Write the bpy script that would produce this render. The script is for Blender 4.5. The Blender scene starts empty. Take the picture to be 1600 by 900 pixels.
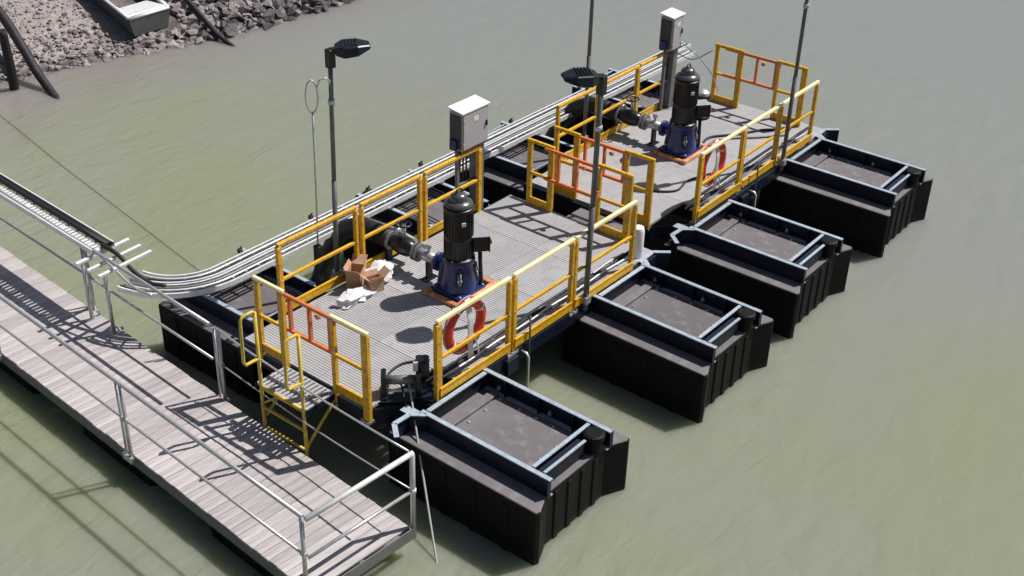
import bpy, bmesh, math, random
from mathutils import Vector, Matrix, noise
random.seed(7)
S = bpy.context.scene
COL = S.collection
# ---------------------------------------------------------------- camera
cam_d = bpy.data.cameras.new("camera")
cam = bpy.data.objects.new("camera", cam_d); COL.objects.link(cam)
S.camera = cam
cam_d.sensor_width = 36.0
cam_d.lens = 45.0698
cam_d.clip_start = 0.1; cam_d.clip_end = 2000
cam.matrix_world = Matrix([[0.63137, 0.389444, -0.6706, -8.904825], [-0.7751, 0.344048, -0.529954, -8.114919], [0.024331, 0.85438, 0.51908, 8.819235], [0.0, 0.0, 0.0, 1.0]])
# ---------------------------------------------------------------- light
SUN = Vector((0.60, -0.31, 1.0)).normalized()
sun_el = math.asin(SUN.z)
world = bpy.data.worlds.new("World"); S.world = world; world.use_nodes = True
wn = world.node_tree
sky = wn.nodes.new("ShaderNodeTexSky"); sky.sky_type = 'NISHITA'; sky.sun_disc = False
sky.sun_elevation = sun_el
sky.sun_rotation = math.atan2(SUN.x, SUN.y)
sky.air_density = 1.0; sky.dust_density = 1.5
wn.links.new(sky.outputs[0], wn.nodes["Background"].inputs[0])
wn.nodes["Background"].inputs[1].default_value = 0.054
sd = bpy.data.lights.new("sun", 'SUN'); sd.energy = 5.0; sd.angle = math.radians(0.5); sd.color = (1.0, 0.965, 0.92)
so = bpy.data.objects.new("sun", sd); COL.objects.link(so)
so.rotation_euler = SUN.to_track_quat('Z', 'Y').to_euler(); so.location = (20, -10, 30)
S.view_settings.view_transform = 'Standard'; S.view_settings.look = 'None'
S.view_settings.gamma = 1.0; S.view_settings.exposure = 0.12
S.view_settings.use_curve_mapping = False
WATER = -0.97
# ---------------------------------------------------------------- materials
def lin(c): return tuple(c) + (1.0,)
MATS = {}
def mat(name, col, rough=0.5, metal=0.0, var=0.0, scale=6.0, col2=None, bump=0.0, bscale=40.0, spec=0.5, coat=0.0, stretch=None, dirt=None):
    m = bpy.data.materials.new(name); m.use_nodes = True
    nt = m.node_tree; b = nt.nodes["Principled BSDF"]
    b.inputs["Base Color"].default_value = lin(col)
    b.inputs["Roughness"].default_value = rough
    b.inputs["Metallic"].default_value = metal
    b.inputs["Specular IOR Level"].default_value = spec
    b.inputs["Coat Weight"].default_value = coat
    tc = nt.nodes.new("ShaderNodeTexCoord")
    src = tc.outputs["Object"]
    if stretch:
        mp = nt.nodes.new("ShaderNodeMapping"); mp.inputs["Scale"].default_value = stretch
        nt.links.new(src, mp.inputs[0]); src = mp.outputs[0]
    if var > 0 or col2:
        n = nt.nodes.new("ShaderNodeTexNoise"); n.inputs["Scale"].default_value = scale
        n.inputs["Detail"].default_value = 6; n.inputs["Roughness"].default_value = 0.62
        nt.links.new(src, n.inputs[0])
        r = nt.nodes.new("ShaderNodeValToRGB")
        r.color_ramp.elements[0].position = 0.34; r.color_ramp.elements[1].position = 0.68
        c2 = col2 if col2 else tuple(c * (1 - var) for c in col)
        r.color_ramp.elements[0].color = lin(c2); r.color_ramp.elements[1].color = lin(col)
        nt.links.new(n.outputs[0], r.inputs[0])
        out = r.outputs[0]
        if dirt:   # fine stains
            n2 = nt.nodes.new("ShaderNodeTexNoise"); n2.inputs["Scale"].default_value = scale * 5.3; n2.inputs["Detail"].default_value = 5
            nt.links.new(src, n2.inputs[0])
            r2 = nt.nodes.new("ShaderNodeValToRGB"); r2.color_ramp.elements[0].position = 0.52; r2.color_ramp.elements[1].position = 0.72
            nt.links.new(n2.outputs[0], r2.inputs[0])
            mx = nt.nodes.new("ShaderNodeMix"); mx.data_type = 'RGBA'
            nt.links.new(r2.outputs[0], mx.inputs[0]); nt.links.new(out, mx.inputs[6]); mx.inputs[7].default_value = lin(dirt)
            out = mx.outputs[2]
        # each object gets a slightly different tone
        oi = nt.nodes.new("ShaderNodeObjectInfo"); mr = nt.nodes.new("ShaderNodeMapRange")
        mr.inputs[3].default_value = 1 - var * 0.35; mr.inputs[4].default_value = 1 + var * 0.35
        nt.links.new(oi.outputs["Random"], mr.inputs[0])
        hs = nt.nodes.new("ShaderNodeHueSaturation"); nt.links.new(mr.outputs[0], hs.inputs["Value"]); nt.links.new(out, hs.inputs["Color"])
        nt.links.new(hs.outputs[0], b.inputs["Base Color"])
        rr = nt.nodes.new("ShaderNodeMapRange"); rr.inputs[3].default_value = min(1, rough + 0.12); rr.inputs[4].default_value = max(0.03, rough - 0.1)
        nt.links.new(n.outputs[0], rr.inputs[0]); nt.links.new(rr.outputs[0], b.inputs["Roughness"])
    if bump > 0:
        n3 = nt.nodes.new("ShaderNodeTexNoise"); n3.inputs["Scale"].default_value = bscale; n3.inputs["Detail"].default_value = 4
        nt.links.new(src, n3.inputs[0])
        bp = nt.nodes.new("ShaderNodeBump"); bp.inputs["Strength"].default_value = bump; bp.inputs["Distance"].default_value = 0.01
        nt.links.new(n3.outputs[0], bp.inputs["Height"]); nt.links.new(bp.outputs[0], b.inputs["Normal"])
    MATS[name] = m
    return m
YEL = mat("yellow_frp", (0.80, 0.44, 0.012), 0.42, var=0.26, scale=4, dirt=(0.36, 0.17, 0.03), bump=0.1)
YELT = mat("sun_glare_yellow_handrail", (0.95, 0.88, 0.62), 0.28, var=0.2, scale=3, col2=(0.92, 0.72, 0.28), spec=0.8)  # near-white cream paints the sun's glare onto the yellow top rails
YELP = mat("yellow_ladder_paint", (0.70, 0.50, 0.06), 0.45, var=0.3, scale=9, dirt=(0.4, 0.3, 0.1))
ORG_ = mat("orange_frp", (0.80, 0.20, 0.045), 0.45, var=0.25, scale=6, dirt=(0.5, 0.2, 0.1))
ORP = mat("orange_primer", (0.78, 0.42, 0.22), 0.6, var=0.4, scale=9, col2=(0.42, 0.14, 0.05))
GRAT = mat("grey_grating", (0.44, 0.432, 0.44), 0.6, var=0.2, scale=1.3, dirt=(0.33, 0.315, 0.305))
NAVY = mat("navy_steel", (0.007, 0.011, 0.028), 0.45, var=0.4, scale=8, dirt=(0.016, 0.02, 0.03), spec=0.3)
FLNG = mat("sun_glare_flange", (0.46, 0.54, 0.62), 0.38, metal=0.1, var=0.3, scale=9, dirt=(0.20, 0.26, 0.33))  # sun glare on the navy frame flanges, put into the colour
HDPE = mat("black_hdpe", (0.0055, 0.005, 0.0052), 0.6, var=0.3, scale=3, bump=0.2, bscale=14, spec=0.18)
def algae(m):
    nt = m.node_tree; b = nt.nodes["Principled BSDF"]; src = b.inputs["Base Color"].links[0].from_socket
    tc = nt.nodes.new("ShaderNodeTexCoord"); sx = nt.nodes.new("ShaderNodeSeparateXYZ"); nt.links.new(tc.outputs["Object"], sx.inputs[0])
    n = nt.nodes.new("ShaderNodeTexNoise"); n.inputs["Scale"].default_value = 7; nt.links.new(tc.outputs["Object"], n.inputs[0])
    ad = nt.nodes.new("ShaderNodeMath"); ad.operation = 'MULTIPLY_ADD'; nt.links.new(n.outputs[0], ad.inputs[0]); ad.inputs[1].default_value = 0.12; nt.links.new(sx.outputs[2], ad.inputs[2])
    q = nt.nodes.new("ShaderNodeMapRange"); q.inputs[1].default_value = -0.80; q.inputs[2].default_value = -0.90; q.inputs[3].default_value = 0; q.inputs[4].default_value = 0.8; nt.links.new(ad.outputs[0], q.inputs[0])
    mx = nt.nodes.new("ShaderNodeMix"); mx.data_type = 'RGBA'; nt.links.new(q.outputs[0], mx.inputs[0]); nt.links.new(src, mx.inputs[6]); mx.inputs[7].default_value = (0.020, 0.022, 0.012, 1)
    # pale scuffs
    n2 = nt.nodes.new("ShaderNodeTexNoise"); n2.inputs["Scale"].default_value = 3.0; n2.inputs["Detail"].default_value = 9; n2.inputs["Roughness"].default_value = 0.75
    mp = nt.nodes.new("ShaderNodeMapping"); mp.inputs["Scale"].default_value = (1, 1, 4); nt.links.new(tc.outputs["Object"], mp.inputs[0]); nt.links.new(mp.outputs[0], n2.inputs[0])
    r = nt.nodes.new("ShaderNodeMapRange"); r.inputs[1].default_value = 0.60; r.inputs[2].default_value = 0.74; r.inputs[4].default_value = 0.5; nt.links.new(n2.outputs[0], r.inputs[0])
    m2 = nt.nodes.new("ShaderNodeMix"); m2.data_type = 'RGBA'; nt.links.new(r.outputs[0], m2.inputs[0]); nt.links.new(mx.outputs[2], m2.inputs[6]); m2.inputs[7].default_value = (0.022, 0.021, 0.020, 1)
    nt.links.new(m2.outputs[2], b.inputs["Base Color"])
algae(HDPE)
DUST = mat("dusty_float_top", (0.165, 0.15, 0.158), 0.62, var=0.3, scale=1.3, col2=(0.11, 0.10, 0.108), dirt=(0.185, 0.168, 0.17), bump=0.25, bscale=60)
BLK = mat("black_paint", (0.008, 0.008, 0.009), 0.36, var=0.3, scale=10)
RUB = mat("black_rubber", (0.014, 0.014, 0.014), 0.6, var=0.3, scale=10)
COWL = mat("dark_grey_cowl", (0.07, 0.07, 0.072), 0.25, var=0.2, scale=12, spec=0.8)
BLUE = mat("blue_paint", (0.008, 0.026, 0.15), 0.35, var=0.35, scale=10, coat=0.2)
GALV = mat("galvanised", (0.62, 0.62, 0.63), 0.38, metal=0.55, var=0.3, scale=18)
ALU = mat("aluminium_tray", (0.88, 0.88, 0.88), 0.35, metal=0.2, var=0.22, scale=15)
ALUP = mat("aluminium_pipe", (0.62, 0.61, 0.62), 0.36, metal=0.6, var=0.2, scale=12)
POLE = mat("dull_pole_steel", (0.16, 0.16, 0.165), 0.45, metal=0.3, var=0.3, scale=12)
CAB = mat("cabinet_grey", (0.46, 0.44, 0.44), 0.45, var=0.1, scale=6)
CABT = mat("cabinet_hood_white", (0.86, 0.80, 0.79), 0.4, var=0.08, scale=6)
DARKP = mat("shaded_side_panel", (0.05, 0.05, 0.055), 0.5, var=0.2)  # shade on the cabinet's side away from the sun, painted dark
CHAN = mat("grey_channel", (0.20, 0.20, 0.205), 0.5, metal=0.2, var=0.25, scale=10)
RED = mat("lifebuoy_red", (0.70, 0.055, 0.025), 0.45, var=0.25, scale=9)
WHT = mat("white_plastic", (0.80, 0.79, 0.78), 0.45, var=0.1, scale=12)
FILM = mat("crumpled_white_film", (0.80, 0.80, 0.82), 0.3, var=0.2, scale=20, spec=0.7)
CARD = mat("brown_cardboard", (0.60, 0.37, 0.24), 0.75, var=0.3, scale=10, dirt=(0.40, 0.23, 0.13))
ROPE = mat("pale_rope", (0.45, 0.43, 0.40), 0.8, var=0.3, scale=40)
ROPEW = mat("wet_grey_rope", (0.17, 0.17, 0.145), 0.7, var=0.2)
PLNK = mat("pinkish_grey_plank", (0.56, 0.51, 0.505), 0.6, var=0.42, scale=3.0, dirt=(0.38, 0.34, 0.33), bump=0.35, bscale=50, stretch=(0.5, 6, 6))
STN = mat("grey_stone", (0.33, 0.285, 0.275), 0.85, var=0.8, scale=3, col2=(0.11, 0.095, 0.095), bump=0.8, bscale=25)
BANKM = mat("pinkish_gravel", (0.32, 0.27, 0.26), 0.9, var=0.5, scale=9, col2=(0.18, 0.155, 0.15), dirt=(0.42, 0.36, 0.345), bump=1.0, bscale=30)
def darken_bank(m):   # darker ground colour farther along the bank (+x)
    nt = m.node_tree; b = nt.nodes["Principled BSDF"]; src = b.inputs["Base Color"].links[0].from_socket
    tc = nt.nodes.new("ShaderNodeTexCoord"); sx = nt.nodes.new("ShaderNodeSeparateXYZ"); nt.links.new(tc.outputs["Object"], sx.inputs[0])
    n = nt.nodes.new("ShaderNodeTexNoise"); n.inputs["Scale"].default_value = 1.3; n.inputs["Detail"].default_value = 5; nt.links.new(tc.outputs["Object"], n.inputs[0])
    ad = nt.nodes.new("ShaderNodeMath"); ad.operation = 'MULTIPLY_ADD'; nt.links.new(n.outputs[0], ad.inputs[0]); ad.inputs[1].default_value = 2.5; nt.links.new(sx.outputs[0], ad.inputs[2])
    q = nt.nodes.new("ShaderNodeMapRange"); q.inputs[1].default_value = 6.6; q.inputs[2].default_value = 8.4; nt.links.new(ad.outputs[0], q.inputs[0])
    mx = nt.nodes.new("ShaderNodeMix"); mx.data_type = 'RGBA'; nt.links.new(q.outputs[0], mx.inputs[0]); nt.links.new(src, mx.inputs[6]); mx.inputs[7].default_value = (0.05, 0.043, 0.043, 1)
    w = nt.nodes.new("ShaderNodeMapRange"); w.inputs[1].default_value = WATER + 0.14; w.inputs[2].default_value = WATER + 0.04; nt.links.new(sx.outputs[2], w.inputs[0])
    m2 = nt.nodes.new("ShaderNodeMix"); m2.data_type = 'RGBA'; nt.links.new(w.outputs[0], m2.inputs[0]); nt.links.new(mx.outputs[2], m2.inputs[6]); m2.inputs[7].default_value = (0.07, 0.06, 0.055, 1)
    nt.links.new(m2.outputs[2], b.inputs["Base Color"])
darken_bank(BANKM)
STNW = mat("wet_dark_stone", (0.12, 0.11, 0.11), 0.5, var=0.7, scale=3, col2=(0.03, 0.028, 0.03), bump=0.8, bscale=25)
WOOD = mat("wet_dark_timber", (0.016, 0.013, 0.015), 0.6, var=0.5, scale=8, bump=0.5)
LENSM = mat("floodlight_glass", (0.25, 0.27, 0.28), 0.1, spec=0.8)
SIGNAL = mat("warning_decal", (0.75, 0.74, 0.72), 0.5)
BOATM = mat("boat_aluminium", (0.86, 0.86, 0.86), 0.35, metal=0.3, var=0.15, scale=6)
BOATD = mat("boat_hull_dark", (0.10, 0.105, 0.10), 0.5, var=0.4, scale=5)

def water_mat():
    m = bpy.data.materials.new("murky_water"); m.use_nodes = True
    nt = m.node_tree; b = nt.nodes["Principled BSDF"]
    tc = nt.nodes.new("ShaderNodeTexCoord")
    n = nt.nodes.new("ShaderNodeTexNoise"); n.inputs["Scale"].default_value = 0.16; n.inputs["Detail"].default_value = 4; n.inputs["Distortion"].default_value = 0.6
    nt.links.new(tc.outputs["Object"], n.inputs[0])
    r = nt.nodes.new("ShaderNodeValToRGB"); r.color_ramp.elements[0].position = 0.36; r.color_ramp.elements[1].position = 0.66
    r.color_ramp.elements[0].color = (0.228, 0.248, 0.155, 1); r.color_ramp.elements[1].color = (0.240, 0.250, 0.192, 1)
    nt.links.new(n.outputs[0], r.inputs[0])
    # sky reflection painted as paler grey-green to the right (+x), stirred-up grey silt along the bank (+y)
    sx = nt.nodes.new("ShaderNodeSeparateXYZ"); nt.links.new(tc.outputs["Object"], sx.inputs[0])
    def band(a, b2, sock):
        ad = nt.nodes.new("ShaderNodeMath"); ad.operation = 'MULTIPLY_ADD'; nt.links.new(n.outputs[0], ad.inputs[0]); ad.inputs[1].default_value = (b2 - a) * 0.9; nt.links.new(sock, ad.inputs[2])
        q = nt.nodes.new("ShaderNodeMapRange"); q.interpolation_type = 'SMOOTHSTEP'; q.inputs[1].default_value = a + (b2 - a) * 0.45; q.inputs[2].default_value = b2 + (b2 - a) * 0.45; nt.links.new(ad.outputs[0], q.inputs[0]); return q.outputs[0]
    m1 = nt.nodes.new("ShaderNodeMix"); m1.data_type = 'RGBA'; nt.links.new(band(1.0, 11.0, sx.outputs[0]), m1.inputs[0]); nt.links.new(r.outputs[0], m1.inputs[6]); m1.inputs[7].default_value = (0.232, 0.242, 0.218, 1)
    m2 = nt.nodes.new("ShaderNodeMix"); m2.data_type = 'RGBA'; nt.links.new(band(10.6, 13.2, sx.outputs[1]), m2.inputs[0]); nt.links.new(m1.outputs[2], m2.inputs[6]); m2.inputs[7].default_value = (0.23, 0.215, 0.19, 1)
    nt.links.new(m2.outputs[2], b.inputs["Base Color"])
    b.inputs["Subsurface Weight"].default_value = 0.85; b.inputs["Subsurface Radius"].default_value = (0.45, 0.5, 0.3); b.inputs["Subsurface Scale"].default_value = 2.4
    b.inputs["Roughness"].default_value = 0.05; b.inputs["IOR"].default_value = 1.333
    mp = nt.nodes.new("ShaderNodeMapping"); mp.inputs["Rotation"].default_value = (0, 0, math.radians(-18)); mp.inputs["Scale"].default_value = (1.0, 2.2, 1)
    nt.links.new(tc.outputs["Object"], mp.inputs[0])
    a = nt.nodes.new("ShaderNodeTexNoise"); a.inputs["Scale"].default_value = 1.15; a.inputs["Detail"].default_value = 3; a.inputs["Roughness"].default_value = 0.42; a.inputs["Distortion"].default_value = 0.3
    nt.links.new(mp.outputs[0], a.inputs[0])
    a2 = nt.nodes.new("ShaderNodeTexNoise"); a2.inputs["Scale"].default_value = 3.0; a2.inputs["Detail"].default_value = 3; a2.inputs["Distortion"].default_value = 0.8
    mp2 = nt.nodes.new("ShaderNodeMapping"); mp2.inputs["Rotation"].default_value = (0, 0, math.radians(-32)); mp2.inputs["Scale"].default_value = (0.6, 1.4, 1)
    nt.links.new(tc.outputs["Object"], mp2.inputs[0]); nt.links.new(mp2.outputs[0], a2.inputs[0])
    mk = nt.nodes.new("ShaderNodeMapRange"); mk.inputs[1].default_value = 7.0; mk.inputs[2].default_value = 0.0; mk.inputs[3].default_value = 0.14; mk.inputs[4].default_value = 0.95
    nt.links.new(sx.outputs[0], mk.inputs[0])
    m3 = nt.nodes.new("ShaderNodeMath"); m3.operation = 'MULTIPLY'; nt.links.new(a2.outputs[0], m3.inputs[0]); nt.links.new(mk.outputs[0], m3.inputs[1])
    # calm and rippled patches
    c = nt.nodes.new("ShaderNodeTexNoise"); c.inputs["Scale"].default_value = 0.12
    nt.links.new(tc.outputs["Object"], c.inputs[0])
    mr = nt.nodes.new("ShaderNodeMapRange"); mr.inputs[1].default_value = 0.35; mr.inputs[2].default_value = 0.65; mr.inputs[3].default_value = 0.12; mr.inputs[4].default_value = 1.0
    nt.links.new(c.outputs[0], mr.inputs[0])
    mu = nt.nodes.new("ShaderNodeMath"); mu.operation = 'MULTIPLY'; nt.links.new(a.outputs[0], mu.inputs[0]); nt.links.new(mr.outputs[0], mu.inputs[1])
    bp = nt.nodes.new("ShaderNodeBump"); bp.inputs["Strength"].default_value = 0.6; bp.inputs["Distance"].default_value = 0.09
    sm3 = nt.nodes.new("ShaderNodeMath"); sm3.operation = "ADD"; nt.links.new(mu.outputs[0], sm3.inputs[0]); nt.links.new(m3.outputs[0], sm3.inputs[1]); nt.links.new(sm3.outputs[0], bp.inputs["Height"]); nt.links.new(bp.outputs[0], b.inputs["Normal"])
    return m
WATM = water_mat()

# ---------------------------------------------------------------- mesh helpers
class MB:
    def __init__(s): s.v = []; s.f = []; s.sm = []
    def add(s, vs, fs, smooth=False):
        o = len(s.v); s.v += [Vector(v) for v in vs]
        for f in fs: s.f.append([i + o for i in f]); s.sm.append(smooth)
        return s
    def box(s, x0, y0, z0, x1, y1, z1):
        vs = [(x, y, z) for z in (z0, z1) for y in (y0, y1) for x in (x0, x1)]
        return s.add(vs, [(0, 2, 3, 1), (4, 5, 7, 6), (0, 1, 5, 4), (2, 6, 7, 3), (0, 4, 6, 2), (1, 3, 7, 5)])
    def beam(s, p, q, w, h, up=(0, 0, 1)):
        p = Vector(p); q = Vector(q); d = (q - p).normalized(); u = Vector(up)
        if abs(d.dot(u)) > 0.98: u = Vector((1, 0, 0))
        a = d.cross(u).normalized() * w / 2; b = a.cross(d).normalized() * h / 2
        vs = [p - a - b, p + a - b, p + a + b, p - a + b, q - a - b, q + a - b, q + a + b, q - a + b]
        return s.add(vs, [(0, 1, 2, 3), (7, 6, 5, 4), (0, 4, 5, 1), (1, 5, 6, 2), (2, 6, 7, 3), (3, 7, 4, 0)])
    def tube(s, pts, r, n=8, cap=True, closed=False):
        pts = [Vector(p) for p in pts]; N = len(pts); vs = []; fs = []; prev = None
        for i, p in enumerate(pts):
            if closed: d = pts[(i + 1) % N] - pts[i - 1]
            else: d = pts[min(i + 1, N - 1)] - pts[max(i - 1, 0)]
            d.normalize()
            if prev is None:
                a = d.cross(Vector((0, 0, 1)))
                if a.length < 0.05: a = d.cross(Vector((1, 0, 0)))
            else: a = prev - d * prev.dot(d)
            a.normalize(); prev = a; b = d.cross(a)
            rr = r[i] if isinstance(r, (list, tuple)) else r
            vs += [p + (a * math.cos(t) + b * math.sin(t)) * rr for t in [2 * math.pi * k / n for k in range(n)]]
        M_ = N if closed else N - 1
        for i in range(M_):
            j = (i + 1) % N
            for k in range(n):
                l = (k + 1) % n; fs.append((i * n + k, i * n + l, j * n + l, j * n + k))
        s.add(vs, fs, True)
        if cap and not closed:
            o = len(s.v) - len(vs)
            s.f.append([o + k for k in range(n)][::-1]); s.sm.append(False)
            s.f.append([o + (N - 1) * n + k for k in range(n)]); s.sm.append(False)
        return s
    def lathe(s, c, prof, n=24):
        cx, cy, cz = c; vs = []; fs = []
        for r, z in prof: vs += [(cx + r * math.cos(2 * math.pi * k / n), cy + r * math.sin(2 * math.pi * k / n), cz + z) for k in range(n)]
        for i in range(len(prof) - 1):
            for k in range(n):
                l = (k + 1) % n; fs.append((i * n + k, i * n + l, (i + 1) * n + l, (i + 1) * n + k))
        fs.append(tuple(range(n))[::-1]); fs.append(tuple((len(prof) - 1) * n + k for k in range(n)))
        return s.add(vs, fs, False)
    def prism(s, poly, z0, z1):
        n = len(poly); vs = [(x, y, z0) for x, y in poly] + [(x, y, z1) for x, y in poly]
        fs = [tuple(range(n))[::-1], tuple(range(n, 2 * n))] + [(i, (i + 1) % n, n + (i + 1) % n, n + i) for i in range(n)]
        return s.add(vs, fs)
    def bolt(s, x, y, z, r=0.016): return s.lathe((x, y, z), [(r, 0), (r, 0.012), (r * 0.6, 0.018)], 6)

def link(name, me, parent=None):
    o = bpy.data.objects.new(name, me); COL.objects.link(o)
    if parent: o.parent = parent
    return o
def part(mb, name, m, parent, bevel=0.0, auto=False):
    me = bpy.data.meshes.new(name); me.from_pydata([tuple(v) for v in mb.v], [], mb.f); me.materials.append(m)
    for p, sm in zip(me.polygons, mb.sm): p.use_smooth = sm
    bm = bmesh.new(); bm.from_mesh(me); bmesh.ops.recalc_face_normals(bm, faces=bm.faces); bm.to_mesh(me); bm.free()
    if auto: me.shade_smooth(); me.set_sharp_from_angle(angle=math.radians(38))
    o = link(name, me, parent)
    if bevel > 0:
        b = o.modifiers.new("bevel", 'BEVEL'); b.width = bevel; b.segments = 1; b.limit_method = 'ANGLE'; b.angle_limit = math.radians(50)
    return o
def loose(mb):
    """split a builder into its connected pieces"""
    par = list(range(len(mb.v)))
    def find(a):
        while par[a] != a: par[a] = par[par[a]]; a = par[a]
        return a
    for f in mb.f:
        r = find(f[0])
        for i in f[1:]: par[find(i)] = r
    groups = {}
    for f, sm in zip(mb.f, mb.sm): groups.setdefault(find(f[0]), []).append((f, sm))
    out = []
    for fs in groups.values():
        used = sorted({i for f, _ in fs for i in f}); mp = {j: k for k, j in enumerate(used)}
        b = MB(); b.v = [mb.v[i] for i in used]; b.f = [[mp[i] for i in f] for f, _ in fs]; b.sm = [sm for _, sm in fs]; out.append(b)
    return out
def parts(mb, name, m, parent, bevel=0.0):
    r = [part(b, name, m, parent, bevel) for b in loose(mb)]
    return r[0]
def tag(o, label, cat, group=None):
    o["label"] = label; o["category"] = cat
    if group: o["group"] = group
    return o
class Frame:
    def __init__(s, ox, oy, rot): s.o = (ox, oy); s.r = rot
    def loc(s, x, y, z=0):
        c, n = math.cos(s.r), math.sin(s.r); return (s.o[0] + c * x - n * y, s.o[1] + n * x + c * y, z)
F1 = Frame(0, 0, 0); F2 = Frame(5.78, 0.08, 0.018); W = Frame(0, 0, 0)
def thing(name, label, cat, fr, loc, group=None, rz=0.0):
    o = bpy.data.objects.new(name, None); COL.objects.link(o); o.empty_display_size = 0.2
    o.location = fr.loc(*loc); o.rotation_euler = (0, 0, fr.r + rz)
    return tag(o, label, cat, group)
def struct(o): o["kind"] = "structure"; return o
def copy_tree(root, loc, rz, label, group=None):
    r = root.copy(); COL.objects.link(r); r.location = loc; r.rotation_euler = (0, 0, rz); r["label"] = label
    if group: r["group"] = group
    for ch in root.children:
        c = ch.copy(); COL.objects.link(c); c.parent = r
        for g in ch.children:
            d = g.copy(); COL.objects.link(d); d.parent = c
    return r

# ---------------------------------------------------------------- water
me = bpy.data.meshes.new("water"); me.from_pydata([(-150, -120, WATER), (250, -120, WATER), (250, 250, WATER), (-150, 250, WATER)], [], [(0, 1, 2, 3)]); me.materials.append(WATM)
struct(link("water", me))

# ---------------------------------------------------------------- river bank
SH = [(-60, 17.5), (-10, 14.9), (3.09, 14.25), (4.31, 14.1), (5.4, 13.75), (7.04, 13.3), (8.28, 13.15), (11.1, 12.95), (14, 12.9), (40, 14), (120, 16)]
def shore(x):
    for (a, b), (c, d) in zip(SH, SH[1:]):
        if x <= c: return b + (d - b) * (x - a) / (c - a)
    return SH[-1][1]
def bank_z(x, y):
    d = y - shore(x)
    z = WATER + 0.45 * d
    if z > 2.6: z = 2.6 + (z - 2.6) * 0.08
    return z + 0.09 * noise.noise(Vector((x * 0.8, y * 0.8, 0))) + 0.035 * noise.noise(Vector((x * 3, y * 3, 4)))
xs = [-60, -40, -25, -15, -8, -3] + [0 + 0.16 * i for i in range(95)] + [17, 20, 26, 35, 60, 120]
ds = [-2.5, -1.5, -1.0] + [-0.7 + 0.14 * i for i in range(40)] + [5.6, 6.5, 8, 10, 14, 20, 35, 60]
vs = []; fs = []
for x in xs:
    for d in ds:
        y = shore(x) + d; vs.append((x, y, bank_z(x, y)))
n = len(ds)
for i in range(len(xs) - 1):
    for j in range(n - 1): fs.append((i * n + j, (i + 1) * n + j, (i + 1) * n + j + 1, i * n + j + 1))
me = bpy.data.meshes.new("river_bank"); me.from_pydata(vs, [], fs); me.materials.append(BANKM); me.shade_smooth()
bank = struct(link("river_bank", me))
stone_meshes = []
for k in range(9):
    bm = bmesh.new(); bmesh.ops.create_icosphere(bm, subdivisions=1 if k % 3 else 2, radius=1)
    sd_ = Vector((k * 3.1, k * 1.7, 0))
    for v in bm.verts:
        f = 1 + 0.85 * noise.noise(v.co * 1.1 + sd_) + 0.55 * noise.noise(v.co * 2.3 + sd_)
        v.co *= f; v.co.z *= 0.72; v.co.x *= 1.15
    me = bpy.data.meshes.new("stone"); bm.to_mesh(me); bm.free(); me.materials.append(STN); stone_meshes.append(me)
for k in range(9):
    me = stone_meshes[k].copy(); me.materials[0] = STNW; stone_meshes.append(me)
cand = []
rs = random.Random(5)
for _ in range(9000):
    x = rs.uniform(1.5, 13.5); d = rs.uniform(-0.25, 2.6) ** 1.0
    right = min(1, max(0, (x - 4.5) / 4.5)); edge = math.exp(-max(0, d) * 1.3)
    r = (0.018 + 0.115 * rs.random() ** 3.0 * (0.12 + 1.05 * right + 0.42 * edge))
    if d > 0.9 and x < 5.9 and rs.random() < 0.8: r *= 0.5
    if 5.7 < x < 7.2 and d > 0.4: continue
    cand.append((r, x, d))
cand.sort(reverse=True)
small = MB()
for i, (r, x, d) in enumerate(cand):
    y = shore(x) + d; z = bank_z(x, y) + r * 0.25
    rot = Matrix.Rotation(rs.uniform(0, 6.28), 4, 'Z') @ Matrix.Rotation(rs.uniform(-0.5, 0.5), 4, 'X')
    me = stone_meshes[rs.randrange(9)]
    if d < 0.22 or rs.random() < 0.10 + 0.25 * min(1, max(0, x - 7.5)): me = stone_meshes[9 + rs.randrange(9)]
    z += r * rs.uniform(-0.1, 0.5) * min(1, max(0, (x - 6) / 2))
    if i < 295:
        o = link("stone", me, bank); o.matrix_local = Matrix.Translation((x, y, z)) @ rot @ Matrix.Scale(r, 4)
    else:
        me = stone_meshes[1 + 3 * rs.randrange(3)]
        mw = Matrix.Translation((x, y, z)) @ rot @ Matrix.Scale(r, 4)
        small.add([mw @ v.co for v in me.vertices], [tuple(p.vertices) for p in me.polygons])
o = part(small, "small_stone", STN, bank); o["kind"] = "stuff"

def log_thing(name, label, cat, pts, rads):
    base = Vector(pts[0]); mb = MB(); P = []
    R_ = []
    for i in range(len(pts) - 1):
        for k in range(4):
            t = k / 4; p = Vector(pts[i]).lerp(Vector(pts[i + 1]), t) - base
            P.append(p + Vector((noise.noise(p * 2), noise.noise(p * 2 + Vector((5, 0, 0))), 0)) * 0.025); R_.append(rads[i] * (1 - t) + rads[i + 1] * t)
    P.append(Vector(pts[-1]) - base); R_.append(rads[-1])
    mb.tube(P, R_, 9); o = part(mb, name, WOOD, None); o.location = base
    return tag(o, label, cat)
log_thing("timber_log", "dark sunken log sloping off the gravel bank into the water beside a stub post", "log", [(3.95, 15.9, 0.45), (3.75, 14.6, -0.15), (3.50, 13.25, -0.90), (3.3, 12.3, -1.15)], [0.10, 0.10, 0.085, 0.06])
log_thing("timber_log", "long dark pole sloping off the rocks into the water beside the small boat", "log", [(7.75, 15.4, 0.25), (7.60, 14.3, -0.25), (7.50, 13.0, -0.85), (7.42, 12.1, -1.12)], [0.06, 0.06, 0.055, 0.045])
log_thing("timber_post", "short thick black post standing upright at the waterline", "post", [(3.12, 13.75, -1.3), (3.11, 13.76, -0.3), (3.08, 13.74, 0.22)], [0.095, 0.09, 0.085])

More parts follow.
